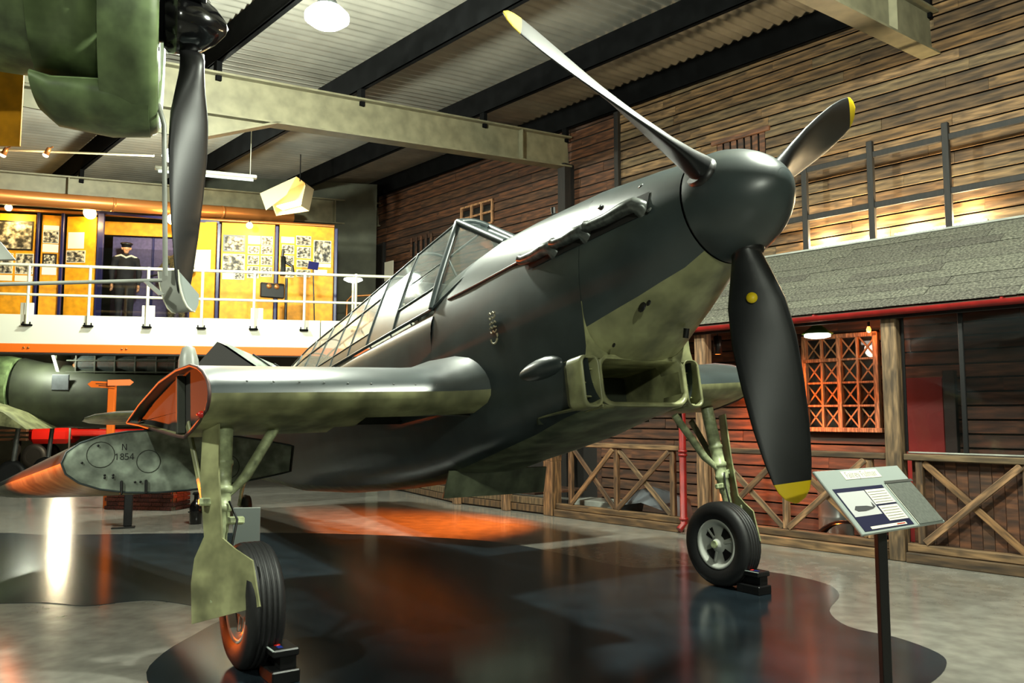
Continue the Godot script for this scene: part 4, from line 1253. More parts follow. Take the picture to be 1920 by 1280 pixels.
func balcony():
	var b := thing("balcony", "white fronted balcony with an orange beam along its lower edge", "balcony", CT)
	part("deck", bx(Vector3(13.0, 0.3, 3.8), 0.0), M.olive, b, at(Vector3(0.6, 3.32, -1.95)))
	part("fascia", bx(Vector3(9.85, 0.56, 0.05), 0.004), M.white, b, at(Vector3(0.87, 3.215, 0.0)))
	part("fascia", bx(Vector3(1.9, 0.56, 0.05), 0.004), M.white, b, at(Vector3(6.76, 3.215, 0.0)))
	part("edge_beam", bx(Vector3(11.8, 0.17, 0.14), 0.01), M.orange, b, at(Vector3(1.8, 2.85, -0.03)), "orange beam")
	part("beam_flange", bx(Vector3(11.8, 0.03, 0.3), 0.004), M.dark, b, at(Vector3(1.8, 2.75, -0.08)))
	for q in [0.32, 0.4, 2.06, 2.14, 4.2, 4.28]:
		part("bolt", lathem([[0.0, 0.022], [0.015, 0.018], [0.018, 0.0]], 8), M.copper, b, at(Vector3(q, 2.86, 0.045), rx(90)))
	part("column", bx(Vector3(0.25, 2.75, 0.25)), M.olive, b, at(Vector3(6.9, 1.37, -1.0)))
	var r := thing("balcony_railing", "white tubular railing along the front of the balcony", "railing", CT)
	for q in [[4.45, 0.03], [3.88, 0.026]]:
		part("rail", tubem([Vector3(-4, q[0], 0.08), Vector3(7.5, q[0] - 0.02, 0.08)], q[1], 10), M.rail, r)
	for x in [-0.68, 0.36, 1.44, 2.5, 3.51, 4.5, 5.48, 6.5]:
		part("post", tubem([Vector3(x, 3.28, 0.08), Vector3(x, 4.47, 0.08)], 0.028, 10), M.rail, r)
		var pb := part("post_base", bx(Vector3(0.17, 0.03, 0.1)), M.purlin, r, at(Vector3(x, 3.29, 0.07)))
		for e in [-0.06, 0.0, 0.06]:
			part("bolt", bx(Vector3(0.02, 0.05, 0.03)), M.purlin, pb, at(Vector3(e, 0.035, 0.02)))
	var cn := ["white card at the foot of the railing on the far left", "white card at the foot of the railing below the hanging scoop", "white card at the foot of the railing below the black gun"]
	for k in 3:
		solo("rail_card", cn[k], "card", bx(Vector3(0.24, 0.25, 0.015), 0.01), M.white, CT * at(Vector3([0.32, 2.5, 4.55][k], 3.6, -0.02)), "white cards along the railing")
	# yellow display boards between navy posts
	var pan := [
		["yellow display board with a framed picture of a gunner, left end of the display", -3.0, -0.12, 0.0, [[-0.85, -0.16, 5.0, 5.62, 2], [-0.85, -0.52, 4.5, 4.93, 0], [-0.47, -0.13, 4.5, 4.93, 0], [-0.85, -0.52, 4.35, 4.47, 1], [-0.47, -0.13, 4.35, 4.47, 1], [-1.7, -1.0, 5.0, 5.6, 2], [-1.7, -1.0, 4.4, 4.9, 0]]],
		["narrow yellow display board with a framed badge", 0.0, 0.36, 4.0, [[0.03, 0.33, 5.45, 5.55, 1], [0.03, 0.33, 5.17, 5.44, 0], [0.03, 0.33, 4.98, 5.15, 1], [0.04, 0.31, 4.68, 4.95, 2], [0.04, 0.31, 4.5, 4.66, 1]]],
		["yellow display board with a white sheet and a dark equipment box", 0.46, 1.08, -12.0, [[0.5, 0.84, 5.08, 5.43, 1], [0.48, 0.88, 4.78, 5.04, 0]]],
		["yellow display board with one white text sheet right of the long hanging blade", 2.98, 3.5, -10.0, [[3.02, 3.4, 4.72, 5.15, 1]]],
		["yellow display board crowded with group photographs, left of the pair", 3.6, 4.72, 0.0, [[3.64, 4.1, 5.13, 5.5, 2], [3.64, 4.1, 4.7, 5.08, 0], [3.64, 3.88, 4.52, 4.68, 1], [3.89, 4.1, 4.52, 4.68, 0], [4.16, 4.42, 5.32, 5.5, 1], [4.44, 4.68, 5.3, 5.5, 0], [4.16, 4.4, 5.1, 5.27, 0], [4.44, 4.68, 5.1, 5.28, 0], [4.16, 4.4, 4.86, 5.06, 0], [4.44, 4.68, 4.86, 5.06, 0], [4.16, 4.4, 4.56, 4.82, 0], [4.44, 4.68, 4.6, 4.82, 0]]],
		["yellow display board with a green map at its right, right end of the display", 4.82, 6.0, 5.0, [[4.86, 5.14, 5.36, 5.5, 1], [5.18, 5.5, 5.33, 5.54, 0], [4.88, 5.14, 5.12, 5.32, 0], [5.2, 5.5, 5.04, 5.29, 0], [4.88, 5.14, 4.88, 5.08, 0], [5.2, 5.5, 4.84, 5.0, 0], [4.88, 5.14, 4.6, 4.82, 0], [5.2, 5.5, 4.62, 4.78, 0], [5.56, 5.94, 4.96, 5.46, 0], [5.6, 5.94, 4.86, 4.94, 1], [5.58, 5.86, 4.7, 4.8, 1]]]]
	for q in pan:
		var cx: float = (q[1] + q[2]) / 2
		var t := thing("display_board", q[0], "display board", CT * at(Vector3(cx, 3.475, -1.5), ry(q[3])), "yellow display boards on the balcony")
		part("panel", bx(Vector3(q[2] - q[1], 2.3, 0.05), 0.003), M.panelyellow, t, at(Vector3(0, 1.15, 0)))
		put_prints(t, q[4], cx, 3.47)
	var mp: Node = get_node("display_board_005")
	var po := [[-0.06, 0.05, 5.82], [0.41, 0.06, 5.82], [1.16, 0.13, 5.86], [3.55, 0.07, 5.74], [4.77, 0.07, 5.74], [6.05, 0.07, 5.74]]
	var pn := ["slim navy post at the left end of the narrow yellow board", "slim navy post right of the narrow yellow board", "thick blue post beside the uniform display", "navy post right of the white text sheet", "navy post between the two boards of group photographs", "navy post at the right end of the display"]
	for k in 6:
		solo("display_post", pn[k], "post", bx(Vector3(po[k][1], po[k][2] - 3.47, 0.07), 0.01), M.navy, CT * at(Vector3(po[k][0], (po[k][2] + 3.47) / 2, -1.45)), "navy posts of the display")
	var bay := thing("display_bay", "purple backed display bay behind glass for the uniforms", "display bay", CT * at(Vector3(2.1, 3.47, -1.5)))
	part("back_screen", bx(Vector3(1.8, 2.15, 0.04)), M.screen, bay, at(Vector3(0.0, 1.08, -0.7)))
	part("canopy_board", bx(Vector3(2.4, 0.3, 0.04)), M.panelyellow, bay, at(Vector3(0.15, 2.2, -0.55)))
	part("top_rail", bx(Vector3(2.5, 0.06, 0.06)), M.navy, bay, at(Vector3(0.2, 2.36, 0.0), rz(-2.5)))
	part("screen_rail", bx(Vector3(0.04, 2.1, 0.04)), M.navy, bay, at(Vector3(-0.05, 1.05, -0.66)))
	part("glass", bx(Vector3(1.7, 1.6, 0.01), 0.0), M.pane, bay, at(Vector3(-0.05, 0.8, 0.3)))
	# spot lamps over the boards
	var sn := ["glowing spot lamp above the gunner picture", "broad glowing spot lamp above the white sheet", "glowing spot lamp beside the hanging blade above the display bay", "glowing spot lamp above the group photographs"]
	var sp := [[-0.53, 5.8, -1.1, 0.07], [1.02, 5.76, -1.1, 0.13], [2.65, 5.7, -1.1, 0.12], [4.22, 5.64, -1.1, 0.07]]
	for k in 4:
		var q: Array = sp[k]
		var t := thing("spot_lamp", sn[k], "lamp", CT * at(Vector3(q[0], q[1], q[2])), "spot lamps of the balcony display")
		part("bulb", lathem([[0.0, 0.0], [0.01, q[3] * 0.7], [0.03, q[3]], [0.07, q[3] * 0.9], [0.1, q[3] * 0.4]], 16, at(Vector3.ZERO, rx(-60))), M.lamp_warm, t)
		part("arm", tubem([Vector3(0, 0.06, -0.02), Vector3(0, 0.14, -0.06)], 0.012, 6), M.black, t)
		omni(t, Vector3(0, -0.1, -0.06), Color(1.0, 0.83, 0.5), 1.35, 0.1)
	var wl := setting("wall_balcony", "grey green wall behind the balcony display", CT)
	part("panel", bx(Vector3(16, 4.2, 0.1), 0.0), M.olive, wl, at(Vector3(-1.0, 5.4, -4.0)))
	# services under the roof
	var du := thing("copper_duct", "long copper coloured duct running above the display", "duct", BT * at(Vector3(-15.1, 5.94, 4.03)))
	part("pipe", tubem([Vector3(0, -0.55, 5.8), Vector3(0, 0.355, -3.7)], 0.14, 18), M.copper, du)
	for z in [-2.0, 0.3, 2.6]:
		part("joint_band", lathem([[-0.03, 0.14], [-0.03, 0.15], [0.03, 0.15], [0.03, 0.14]], 18, Transform3D(rx(90), Vector3(0, -0.0955 * z, z))), M.copper, du)
	for z in [-1.0, 3.2]:
		part("hanger", bx(Vector3(0.04, 0.5, 0.06)), M.copper, du, at(Vector3(0, 0.35 - 0.0955 * z, z)))
	solo("cable_tray", "thin tan rail running below the copper duct", "rail", tubem([Vector3(-6, 5.98, -1.75), Vector3(6, 5.86, -1.75)], 0.04, 8), M.copper, CT)
	var fb := thing("flood_lamp", "cream box shaped flood lamp with a bright mouth under the roof", "lamp", CT * at(Vector3(4.95, 6.25, -1.0), ry(-20)))
	var fs := S()
	quad(fs, Vector3(-0.5, 0.1, 0.15), Vector3(0.3, 0.45, 0.1), Vector3(0.3, 0.45, -0.35), Vector3(-0.5, 0.1, -0.35))
	quad(fs, Vector3(0.3, 0.45, 0.1), Vector3(0.52, 0.28, 0.1), Vector3(0.52, 0.28, -0.35), Vector3(0.3, 0.45, -0.35))
	quad(fs, Vector3(0.52, 0.28, 0.1), Vector3(0.42, -0.2, 0.1), Vector3(0.42, -0.2, -0.35), Vector3(0.52, 0.28, -0.35))
	quad(fs, Vector3(-0.5, 0.1, 0.15), Vector3(-0.35, -0.28, 0.15), Vector3(0.1, 0.05, 0.12), Vector3(0.3, 0.45, 0.1))
	quad(fs, Vector3(-0.5, 0.1, -0.35), Vector3(-0.35, -0.28, -0.35), Vector3(0.42, -0.2, -0.35), Vector3(0.3, 0.45, -0.35))
	part("housing", fin(fs), M.cream, fb)
	part("lens", bx(Vector3(0.5, 0.03, 0.3), 0.01), M.lamp_warm, fb, at(Vector3(0.08, -0.12, -0.1), rz(12)))
	part("hanger", tubem([Vector3(0.3, 0.4, -0.1), Vector3(0.3, 1.0, -0.1)], 0.012, 6), M.black, fb)
	omni(fb, Vector3(0.08, -0.25, -0.1), Color(1.0, 0.8, 0.5), 0.7, 0.2)
	var ft := thing("hanging_fluorescent", "unlit pale fluorescent fitting hanging on two wires left of the flood lamp", "lamp", at(Vector3(-4.8, 5.33, -12.6), ry(20.5)))
	part("housing", bx(Vector3(1.5, 0.05, 0.12), 0.01), M.white, ft, at(Vector3(0, 0.05, 0)))
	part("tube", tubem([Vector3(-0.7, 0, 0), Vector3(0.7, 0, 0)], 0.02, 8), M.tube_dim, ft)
	for x in [-0.6, 0.65]:
		part("wire", tubem([Vector3(x, 0.06, 0), Vector3(x, 1.5, 0)], 0.006, 5), M.rail, ft)
	var dl := thing("saucer_lamp", "bright saucer uplighter on a white pole at the balcony end", "lamp", CT * at(Vector3(6.44, 3.47, -0.35)))
	part("pole", tubem([Vector3(0, 0, 0), Vector3(0, 0.9, 0)], 0.025, 8), M.rail, dl)
	part("saucer", lathem([[0.88, 0.03], [0.9, 0.12], [0.94, 0.2], [0.97, 0.19], [0.98, 0.0]], 20), glow("saucer", Color(0.95, 1.0, 0.95), 5.0), dl)
	omni(dl, Vector3(0, 1.06, 0), Color(0.95, 1.0, 0.95), 0.8, 0.15)
	var hr := thing("stair_handrail", "brown tube handrail at the head of the stairs by the doorway", "handrail", CT * at(Vector3(6.5, 3.47, -2.2)))
	part("rail", tubem([Vector3(-0.2, 0.0, 0), Vector3(-0.2, 0.75, 0), Vector3(-0.1, 0.85, 0), Vector3(0.4, 0.9, 0), Vector3(1.3, 1.25, 0)], 0.025, 8), M.copper, hr)
	part("rail", tubem([Vector3(0.3, 0.0, 0.4), Vector3(0.3, 0.55, 0.4), Vector3(1.2, 0.95, 0.4)], 0.025, 8), M.copper, hr)
	# what stands on the deck
	var gun := thing("gun_display", "black aircraft gun and dial panel on a stand in front of the photographs", "gun", CT * at(Vector3(4.75, 3.47, -0.75)))
	part("stand", tubem([Vector3(0.3, 0, 0), Vector3(0.3, 1.0, 0)], 0.03, 8), M.black, gun)
	part("stand_foot", bx(Vector3(0.4, 0.03, 0.4)), M.black, gun, at(Vector3(0.3, 0.015, 0)))
	var pnl := part("dial_panel", bx(Vector3(0.5, 0.32, 0.1), 0.02), M.black, gun, at(Vector3(0.02, 0.72, 0.05), ry(20)))
	for x in [-0.08, 0.08]:
		part("dial", lathem([[0.0, 0.0], [0.0, 0.055], [0.01, 0.055], [0.012, 0.0]], 16), M.copper, pnl, at(Vector3(x, 0.08, 0.05), rx(90)))
	part("breech", bx(Vector3(0.12, 0.42, 0.14), 0.02), M.blackgloss, gun, at(Vector3(0.22, 1.25, 0)))
	part("barrel", tubem([Vector3(0.2, 1.4, 0), Vector3(0.22, 1.62, 0.02)], 0.03, 8), M.black, gun)
	part("grip", tubem([Vector3(0.26, 1.35, 0), Vector3(0.42, 1.25, 0.05), Vector3(0.45, 1.05, 0.05)], 0.03, 8), M.black, gun)
	var le := thing("small_lectern", "small dark lectern on a thin pole right of the gun", "lectern", CT * at(Vector3(5.6, 3.47, -0.7)))
	part("pole", tubem([Vector3(0.05, 0, 0), Vector3(0.0, 1.2, 0)], 0.015, 6), M.black, le)
	part("plate", bx(Vector3(0.22, 0.2, 0.02)), M.navy, le, at(Vector3(0.0, 1.28, 0), rx(-25) * rz(-8)))
	mannequins()

func figure(bones: Array, cell: float) -> ArrayMesh:
	var lo := Vector3.ONE * 1e9
	var hi := -lo
	for b in bones:
		var m := Vector3.ONE * (maxf(b[2], b[3]) + cell * 3)
		lo = lo.min(b[0] - m).min(b[1] - m)
		hi = hi.max(b[0] + m).max(b[1] + m)
	var nx := int((hi.x - lo.x) / cell) + 2
	var ny := int((hi.y - lo.y) / cell) + 2
	var nz := int((hi.z - lo.z) / cell) + 2
	var f := PackedFloat32Array()
	f.resize(nx * ny * nz)
	f.fill(1.0)
	var kk := 0.03
	for b in bones:
		var A: Vector3 = b[0]
		var B: Vector3 = b[1]
		var m: float = maxf(b[2], b[3]) + cell * 3
		var l0 := ((A.min(B) - Vector3.ONE * m - lo) / cell).floor()
		var l1 := ((A.max(B) + Vector3.ONE * m - lo) / cell).ceil()
		var ab := B - A
		var ll := maxf(ab.length_squared(), 1e-6)
		for i in range(maxi(0, l0.x), mini(nx, l1.x + 1)):
			for j in range(maxi(0, l0.y), mini(ny, l1.y + 1)):
				for k in range(maxi(0, l0.z), mini(nz, l1.z + 1)):
					var p := lo + Vector3(i, j, k) * cell
					var t := clampf((p - A).dot(ab) / ll, 0, 1)
					var d: float = p.distance_to(A + ab * t) - lerpf(b[2], b[3], t)
					var id := (i * ny + j) * nz + k
					var o := f[id]
					var h := clampf(0.5 + 0.5 * (d - o) / kk, 0, 1)
					f[id] = lerpf(d, o, h) - kk * h * (1 - h)
	var vid := {}
	var vs := []
	var s := S(true)
	var cellv := func(i: int, j: int, k: int) -> Vector3:
		var c := Vector3()
		var n := 0
		for e in [[0, 0, 0, 1, 0, 0], [0, 1, 0, 1, 1, 0], [0, 0, 1, 1, 0, 1], [0, 1, 1, 1, 1, 1], [0, 0, 0, 0, 1, 0], [1, 0, 0, 1, 1, 0], [0, 0, 1, 0, 1, 1], [1, 0, 1, 1, 1, 1], [0, 0, 0, 0, 0, 1], [1, 0, 0, 1, 0, 1], [0, 1, 0, 0, 1, 1], [1, 1, 0, 1, 1, 1]]:
			var a: float = f[((i + e[0]) * ny + j + e[1]) * nz + k + e[2]]
			var b: float = f[((i + e[3]) * ny + j + e[4]) * nz + k + e[5]]
			if (a < 0) != (b < 0):
				var t := a / (a - b)
				c += Vector3(lerpf(e[0], e[3], t), lerpf(e[1], e[4], t), lerpf(e[2], e[5], t))
				n += 1
		return lo + (Vector3(i, j, k) + c / maxf(n, 1)) * cell
	for i in range(1, nx - 1):
		for j in range(1, ny - 1):
			for k in range(1, nz - 1):
				var a := f[(i * ny + j) * nz + k] < 0
				if a != (f[((i + 1) * ny + j) * nz + k] < 0):
					var q := [cellv.call(i, j - 1, k - 1), cellv.call(i, j, k - 1), cellv.call(i, j, k), cellv.call(i, j - 1, k)]
					if a: q.reverse()
					quad(s, q[0], q[1], q[2], q[3])
				if a != (f[(i * ny + j + 1) * nz + k] < 0):
					var q := [cellv.call(i - 1, j, k - 1), cellv.call(i - 1, j, k), cellv.call(i, j, k), cellv.call(i, j, k - 1)]
					if a: q.reverse()
					quad(s, q[0], q[1], q[2], q[3])
				if a != (f[(i * ny + j) * nz + k + 1] < 0):
					var q := [cellv.call(i - 1, j - 1, k), cellv.call(i, j - 1, k), cellv.call(i, j, k), cellv.call(i - 1, j, k)]
					if a: q.reverse()
					quad(s, q[0], q[1], q[2], q[3])
	return fin(s)

func man(arm_l: Array, arm_r: Array, bulk: float) -> ArrayMesh:
	var b := [[Vector3(0, 0.95, 0), Vector3(0, 1.2, 0), 0.15 * bulk, 0.15 * bulk], [Vector3(0, 1.2, 0), Vector3(0, 1.42, 0), 0.16 * bulk, 0.13 * bulk], [Vector3(-0.19, 1.42, 0), Vector3(0.19, 1.42, 0), 0.075 * bulk, 0.075 * bulk], [Vector3(0, 1.4, 0), Vector3(0, 1.54, 0.01), 0.06, 0.055]]
	for sg in [-1.0, 1.0]:
		b.append([Vector3(0.1 * sg, 0.92, 0), Vector3(0.11 * sg, 0.5, 0.02), 0.1 * bulk, 0.068 * bulk])
		b.append([Vector3(0.11 * sg, 0.5, 0.02), Vector3(0.12 * sg, 0.09, 0), 0.068 * bulk, 0.05 * bulk])
		b.append([Vector3(0.12 * sg, 0.05, -0.03), Vector3(0.13 * sg, 0.045, 0.15), 0.05, 0.04])
		var a: Array = arm_l if sg < 0 else arm_r
		b.append([Vector3(0.2 * sg, 1.42, 0), a[0], 0.065 * bulk, 0.052 * bulk])
		b.append([a[0], a[1], 0.052 * bulk, 0.038 * bulk])
	return figure(b, 0.022)

func head_mesh() -> ArrayMesh:
	return figure([[Vector3(0, 0.0, 0.0), Vector3(0, 0.06, -0.01), 0.06, 0.085], [Vector3(0, -0.05, 0.04), Vector3(0, 0.0, 0.03), 0.045, 0.05], [Vector3(0, 0.02, 0.075), Vector3(0, -0.012, 0.1), 0.008, 0.014], [Vector3(-0.085, 0.01, -0.01), Vector3(-0.09, 0.04, -0.02), 0.012, 0.016], [Vector3(0.085, 0.01, -0.01), Vector3(0.09, 0.04, -0.02), 0.012, 0.016]], 0.011)

func hand_bones(p: Vector3, dir: Vector3, side: Vector3) -> Array:
	var b := [[p, p + dir * 0.07, 0.026, 0.03]]
	for i in 4:
		var o := side * (-0.027 + 0.018 * i)
		var l: float = [0.06, 0.075, 0.07, 0.055][i]
		b.append([p + dir * 0.08 + o, p + dir * (0.08 + l * 0.6) + o, 0.01, 0.009])
		b.append([p + dir * (0.08 + l * 0.6) + o, p + dir * (0.08 + l) + o + dir.cross(side) * 0.02, 0.009, 0.008])
	b.append([p + dir * 0.03 + side * 0.03, p + dir * 0.07 + side * 0.055, 0.012, 0.01])
	return b

func mannequins():
	var hm := head_mesh()
	var o := thing("person", "mannequin in a dark naval jacket with white collar and peaked cap", "mannequin", CT * at(Vector3(1.6, 3.5, -1.75), ry(15)))
	part("body", man([Vector3(-0.27, 1.15, 0.0), Vector3(-0.26, 0.9, 0.05)], [Vector3(0.27, 1.15, 0.0), Vector3(0.26, 0.9, 0.05)], 1.05), M.cloth, o)
	part("head", hm, M.skin, o, at(Vector3(0, 1.64, 0.02)))
	part("cap", lathem([[0.0, 0.095], [0.04, 0.098], [0.05, 0.112], [0.065, 0.125], [0.085, 0.125], [0.1, 0.1], [0.11, 0.0]], 20), M.black, o, at(Vector3(0, 1.7, 0.01), rx(8)))
	part("collar", tubem([Vector3(-0.21, 1.47, 0.03), Vector3(-0.1, 1.51, 0.07), Vector3(0, 1.45, 0.13), Vector3(0.1, 1.51, 0.07), Vector3(0.21, 1.47, 0.03)], 0.025, 8), M.white, o)
	for sg in [-1.0, 1.0]:
		part("hand", figure(hand_bones(Vector3(0.26 * sg, 0.88, 0.05), Vector3(0, -1, 0.1).normalized(), Vector3(0, 0, 1)), 0.007), M.skin, o)
	var q := thing("person", "mannequin in camouflage combat dress holding a black weapon, beside the hanging blade", "mannequin", CT * at(Vector3(2.72, 3.5, -1.5), ry(-10)))
	part("body", man([Vector3(-0.32, 1.2, 0.1), Vector3(-0.2, 1.1, 0.3)], [Vector3(0.33, 1.18, 0.08), Vector3(0.16, 1.0, 0.28)], 1.15), M.camo, q)
	part("head", hm, M.skin, q, at(Vector3(0, 1.66, 0.03)))
	part("helmet", lathem([[0.0, 0.115], [0.03, 0.12], [0.08, 0.1], [0.12, 0.06], [0.135, 0.0]], 20), M.camo, q, at(Vector3(0, 1.68, 0.02)))
	part("hand", figure(hand_bones(Vector3(-0.2, 1.1, 0.3), Vector3(0.8, -0.2, 0.5).normalized(), Vector3(0, 1, 0)), 0.007), M.skin, q)
	part("hand", figure(hand_bones(Vector3(0.16, 1.0, 0.28), Vector3(-0.8, 0.1, 0.5).normalized(), Vector3(0, 1, 0)), 0.007), M.skin, q)
	var g := thing("rifle", "black rifle held across the camouflage mannequin", "weapon", CT * at(Vector3(2.72, 3.5, -1.5), ry(-10)))
	part("barrel", tubem([Vector3(-0.45, 1.0, 0.34), Vector3(0.0, 1.1, 0.37), Vector3(0.3, 1.17, 0.36)], 0.018, 8), M.black, g)
	part("stock", bx(Vector3(0.3, 0.09, 0.05), 0.01), M.black, g, at(Vector3(0.12, 1.1, 0.37), rz(13)))
	part("magazine", bx(Vector3(0.05, 0.16, 0.03), 0.008), M.black, g, at(Vector3(-0.02, 1.0, 0.37), rz(13)))

# ---------------------------------------------------------------- nose of the green aircraft at the upper left
func green_engine():
	var G := thing("green_aircraft_nose", "green engine nose of another aircraft at the upper left, with a hanging black propeller blade", "aircraft", NT)
	var ax := Transform3D(Basis(Vector3.UP, Vector3.RIGHT, Vector3.FORWARD), Vector3.ZERO)
	var cw := S(true)
	# cowling: wide oval ring with a full lower lip
	var rings := []
	for q in [[-0.5, 0.78, 0.0], [-0.3, 0.80, 0.0], [-0.2, 0.79, 0.0], [-0.155, 0.765, 0.0], [-0.14, 0.73, 0.0], [-0.16, 0.69, 0.0], [-0.4, 0.66, 0.0]]:
		var r := []
		for k in 40:
			var a := TAU * k / 40
			var e := 1.0 + 0.05 * maxf(0.0, -sin(a))
			r.append(Vector3(q[0], sin(a) * q[1] * e - 0.02, cos(a) * q[1]))
		rings.append(r)
	loft(cw, rings)
	part("cowling", fin(cw), M.green, G)
	var nb := S(true)
	rings = []
	for q in [[-0.48, 0.55, 0.70], [-0.9, 0.5, 0.72], [-1.6, 0.48, 0.74], [-2.6, 0.5, 0.75]]:
		var r := []
		for k in 32:
			var a := TAU * k / 32
			r.append(Vector3(q[0], sin(a) * (q[1] if sin(a) < 0 else 0.8), cos(a) * q[2]))
		rings.append(r)
	loft(nb, rings, true, true, true)
	part("nacelle", fin(nb), M.green, G)
	var fl := S(true)
	var fr := []
	for q in [[-0.49, 1.0], [-0.49, 1.03], [-0.92, 1.03], [-0.92, 1.0]]:
		var r := []
		for k in 32:
			var a := TAU * k / 32
			r.append(Vector3(q[0], sin(a) * (0.54 if sin(a) < 0 else 0.8) * q[1], cos(a) * 0.71 * q[1]))
		fr.append(r)
	loft(fl, fr)
	part("cowl_flap", fin(fl), M.green, G)
	var sc := S(true)
	rings = []
	for q in [[-0.92, -0.66, 0.34, 0.08], [-0.8, -0.72, 0.36, 0.13], [-0.45, -0.72, 0.38, 0.17], [-0.2, -0.7, 0.36, 0.16]]:
		var r := []
		for k in 24:
			var a := TAU * k / 24
			r.append(Vector3(q[0], q[1] + sin(a) * q[3], cos(a) * q[2]))
		rings.append(r)
	loft(sc, rings, true, true, true)
	part("oil_cooler_scoop", fin(sc), M.green, G)
	part("engine_face", lathem([[-0.38, 0.0], [-0.38, 0.66], [-0.3, 0.62], [-0.3, 0.2], [-0.12, 0.16], [-0.1, 0.0]], 32, ax), M.black, G)
	for k in 9:
		var a := TAU * k / 9
		part("cylinder", lathem([[0.2, 0.1], [0.55, 0.1], [0.6, 0.06]], 12), M.interior, G, Transform3D(Basis(Vector3(0, -sin(a), cos(a)), Vector3(0, cos(a), sin(a)), Vector3.LEFT), Vector3(-0.26, 0, 0)))
	var sp := part("spinner", lathem([[-0.13, 0.2], [-0.1, 0.235], [0.0, 0.235], [0.12, 0.2], [0.22, 0.13], [0.29, 0.05], [0.31, 0.0]], 28, ax), M.blackgloss, G)
	for k in 3:
		var ang := deg_to_rad(180.0 - 120.0 * k)
		var up := Vector3(0, cos(ang), sin(ang))
		var trv := Vector3(0, -sin(ang), cos(ang))
		part("propeller_blade", blade(0.18, 1.785), M.black, G, Transform3D(Basis(Vector3.RIGHT, up * 1.16, trv * 0.72), Vector3(0.06, 0, 0)))
	# rod with a curved scoop below, and its boom
	var H := thing("hanging_scoop", "curved grey metal scoop on a thin rod below the green aircraft", "scoop", NT)
	part("rod", tubem([Vector3(-0.2, -0.68, 0.2), Vector3(-0.14, -0.72, 0.2), Vector3(-0.1, -0.86, 0.2), Vector3(-0.06, -1.9, 0.06)], 0.017, 8), M.palegrey, H)
	var cur := [Vector3(0.02, -1.85, 0.06), Vector3(0.03, -1.93, 0.06), Vector3(0.045, -2.0, 0.06), Vector3(0.065, -2.06, 0.06), Vector3(0.09, -2.11, 0.06), Vector3(0.12, -2.14, 0.06), Vector3(0.145, -2.145, 0.06)]
	var ps := S(true)
	var back := []
	for p in cur: back.append(p + Vector3(-0.13, -0.005, -0.1))
	loft(ps, [cur, back], false)
	part("curved_sheet", fin(ps), M.palegrey, H)
	var pts := []
	for p in cur: pts.append([p.x, p.y])
	pts += [[0.165, -2.09], [0.168, -2.02]]
	part("end_plate", platem(pts, 0.01, at(Vector3(0, 0, 0.05))), M.signgrey, H)
	part("edge_bead", tubem(cur, 0.008, 6), M.rail, H)
	part("edge_bead", tubem(back, 0.006, 6), M.rail, H)
	part("spring", tubem([Vector3(0.0, -1.78, 0.03), Vector3(0.01, -1.87, 0.03)], 0.012, 6), M.exhaust, H)
	part("boom", tubem([Vector3(-2.0, -2.1, 0.05), Vector3(-0.08, -1.93, 0.05)], 0.014, 6), M.palegrey, H)
	part("boom_bracket", platem([[-0.2, -1.95], [-0.17, -1.94], [-0.06, -2.03], [-0.1, -2.04]], 0.02, at(Vector3(0, 0, 0.05))), M.palegrey, H)
	solo("fin_tip", "grey pointed fin tip at the left edge beside the gunner picture", "fin", platem([[-1.8, -1.2], [-1.086, -1.72], [-0.99, -1.84], [-1.1, -1.85], [-1.9, -1.8]], 0.05, Transform3D()), M.palegrey, NT)
	# yellow hanging sign, mostly outside the picture
	var y := thing("hanging_sign", "yellow hanging sign cut off by the left edge, with a black letter", "sign", at(Vector3(-4.1, 3.95, -6.0), ry(4)))
	part("board", bx(Vector3(0.78, 0.68, 0.02), 0.003), M.panelyellow, y)
	part("lettering", text("A", 0.44, 0.004), M.black, y, at(Vector3(0.1, 0.05, 0.013)))
	for x in [-0.3, 0.3]:
		part("wire", tubem([Vector3(x, 0.34, 0), Vector3(x, 2.2, 0)], 0.004, 5), M.rail, y)

# small spotlights on a rail at the upper left
func track_spots():
	solo("lamp_track", "thin pale rail carrying small spotlights at the upper left", "rail", tubem([Vector3(-10.5, 6.3, -14.1), Vector3(-6.4, 6.2, -14.3)], 0.02, 6), M.cream)
	for k in 2:
		var t := thing("track_spotlight", ["small bright spotlight on the rail at the extreme left edge", "small bright spotlight on the rail below the green aircraft"][k], "lamp", at(Vector3([-8.95, -8.2][k], 6.12, -14.05), rz(-25)))
		part("can", lathem([[0.16, 0.02], [0.15, 0.035], [0.02, 0.05], [0.02, 0.045], [0.12, 0.03]], 14), M.copper, t)
		part("bulb", lathem([[0.04, 0.0], [0.04, 0.044], [0.0, 0.05], [-0.02, 0.03], [-0.025, 0.0]], 14), M.lamp_warm, t)
		part("arm", tubem([Vector3(0, 0.15, 0), Vector3(0.05, 0.2, 0)], 0.012, 6), M.copper, t)
		omni(t, Vector3(0, 0.01, 0), Color(1.0, 0.85, 0.65), 1.0, 0.04)

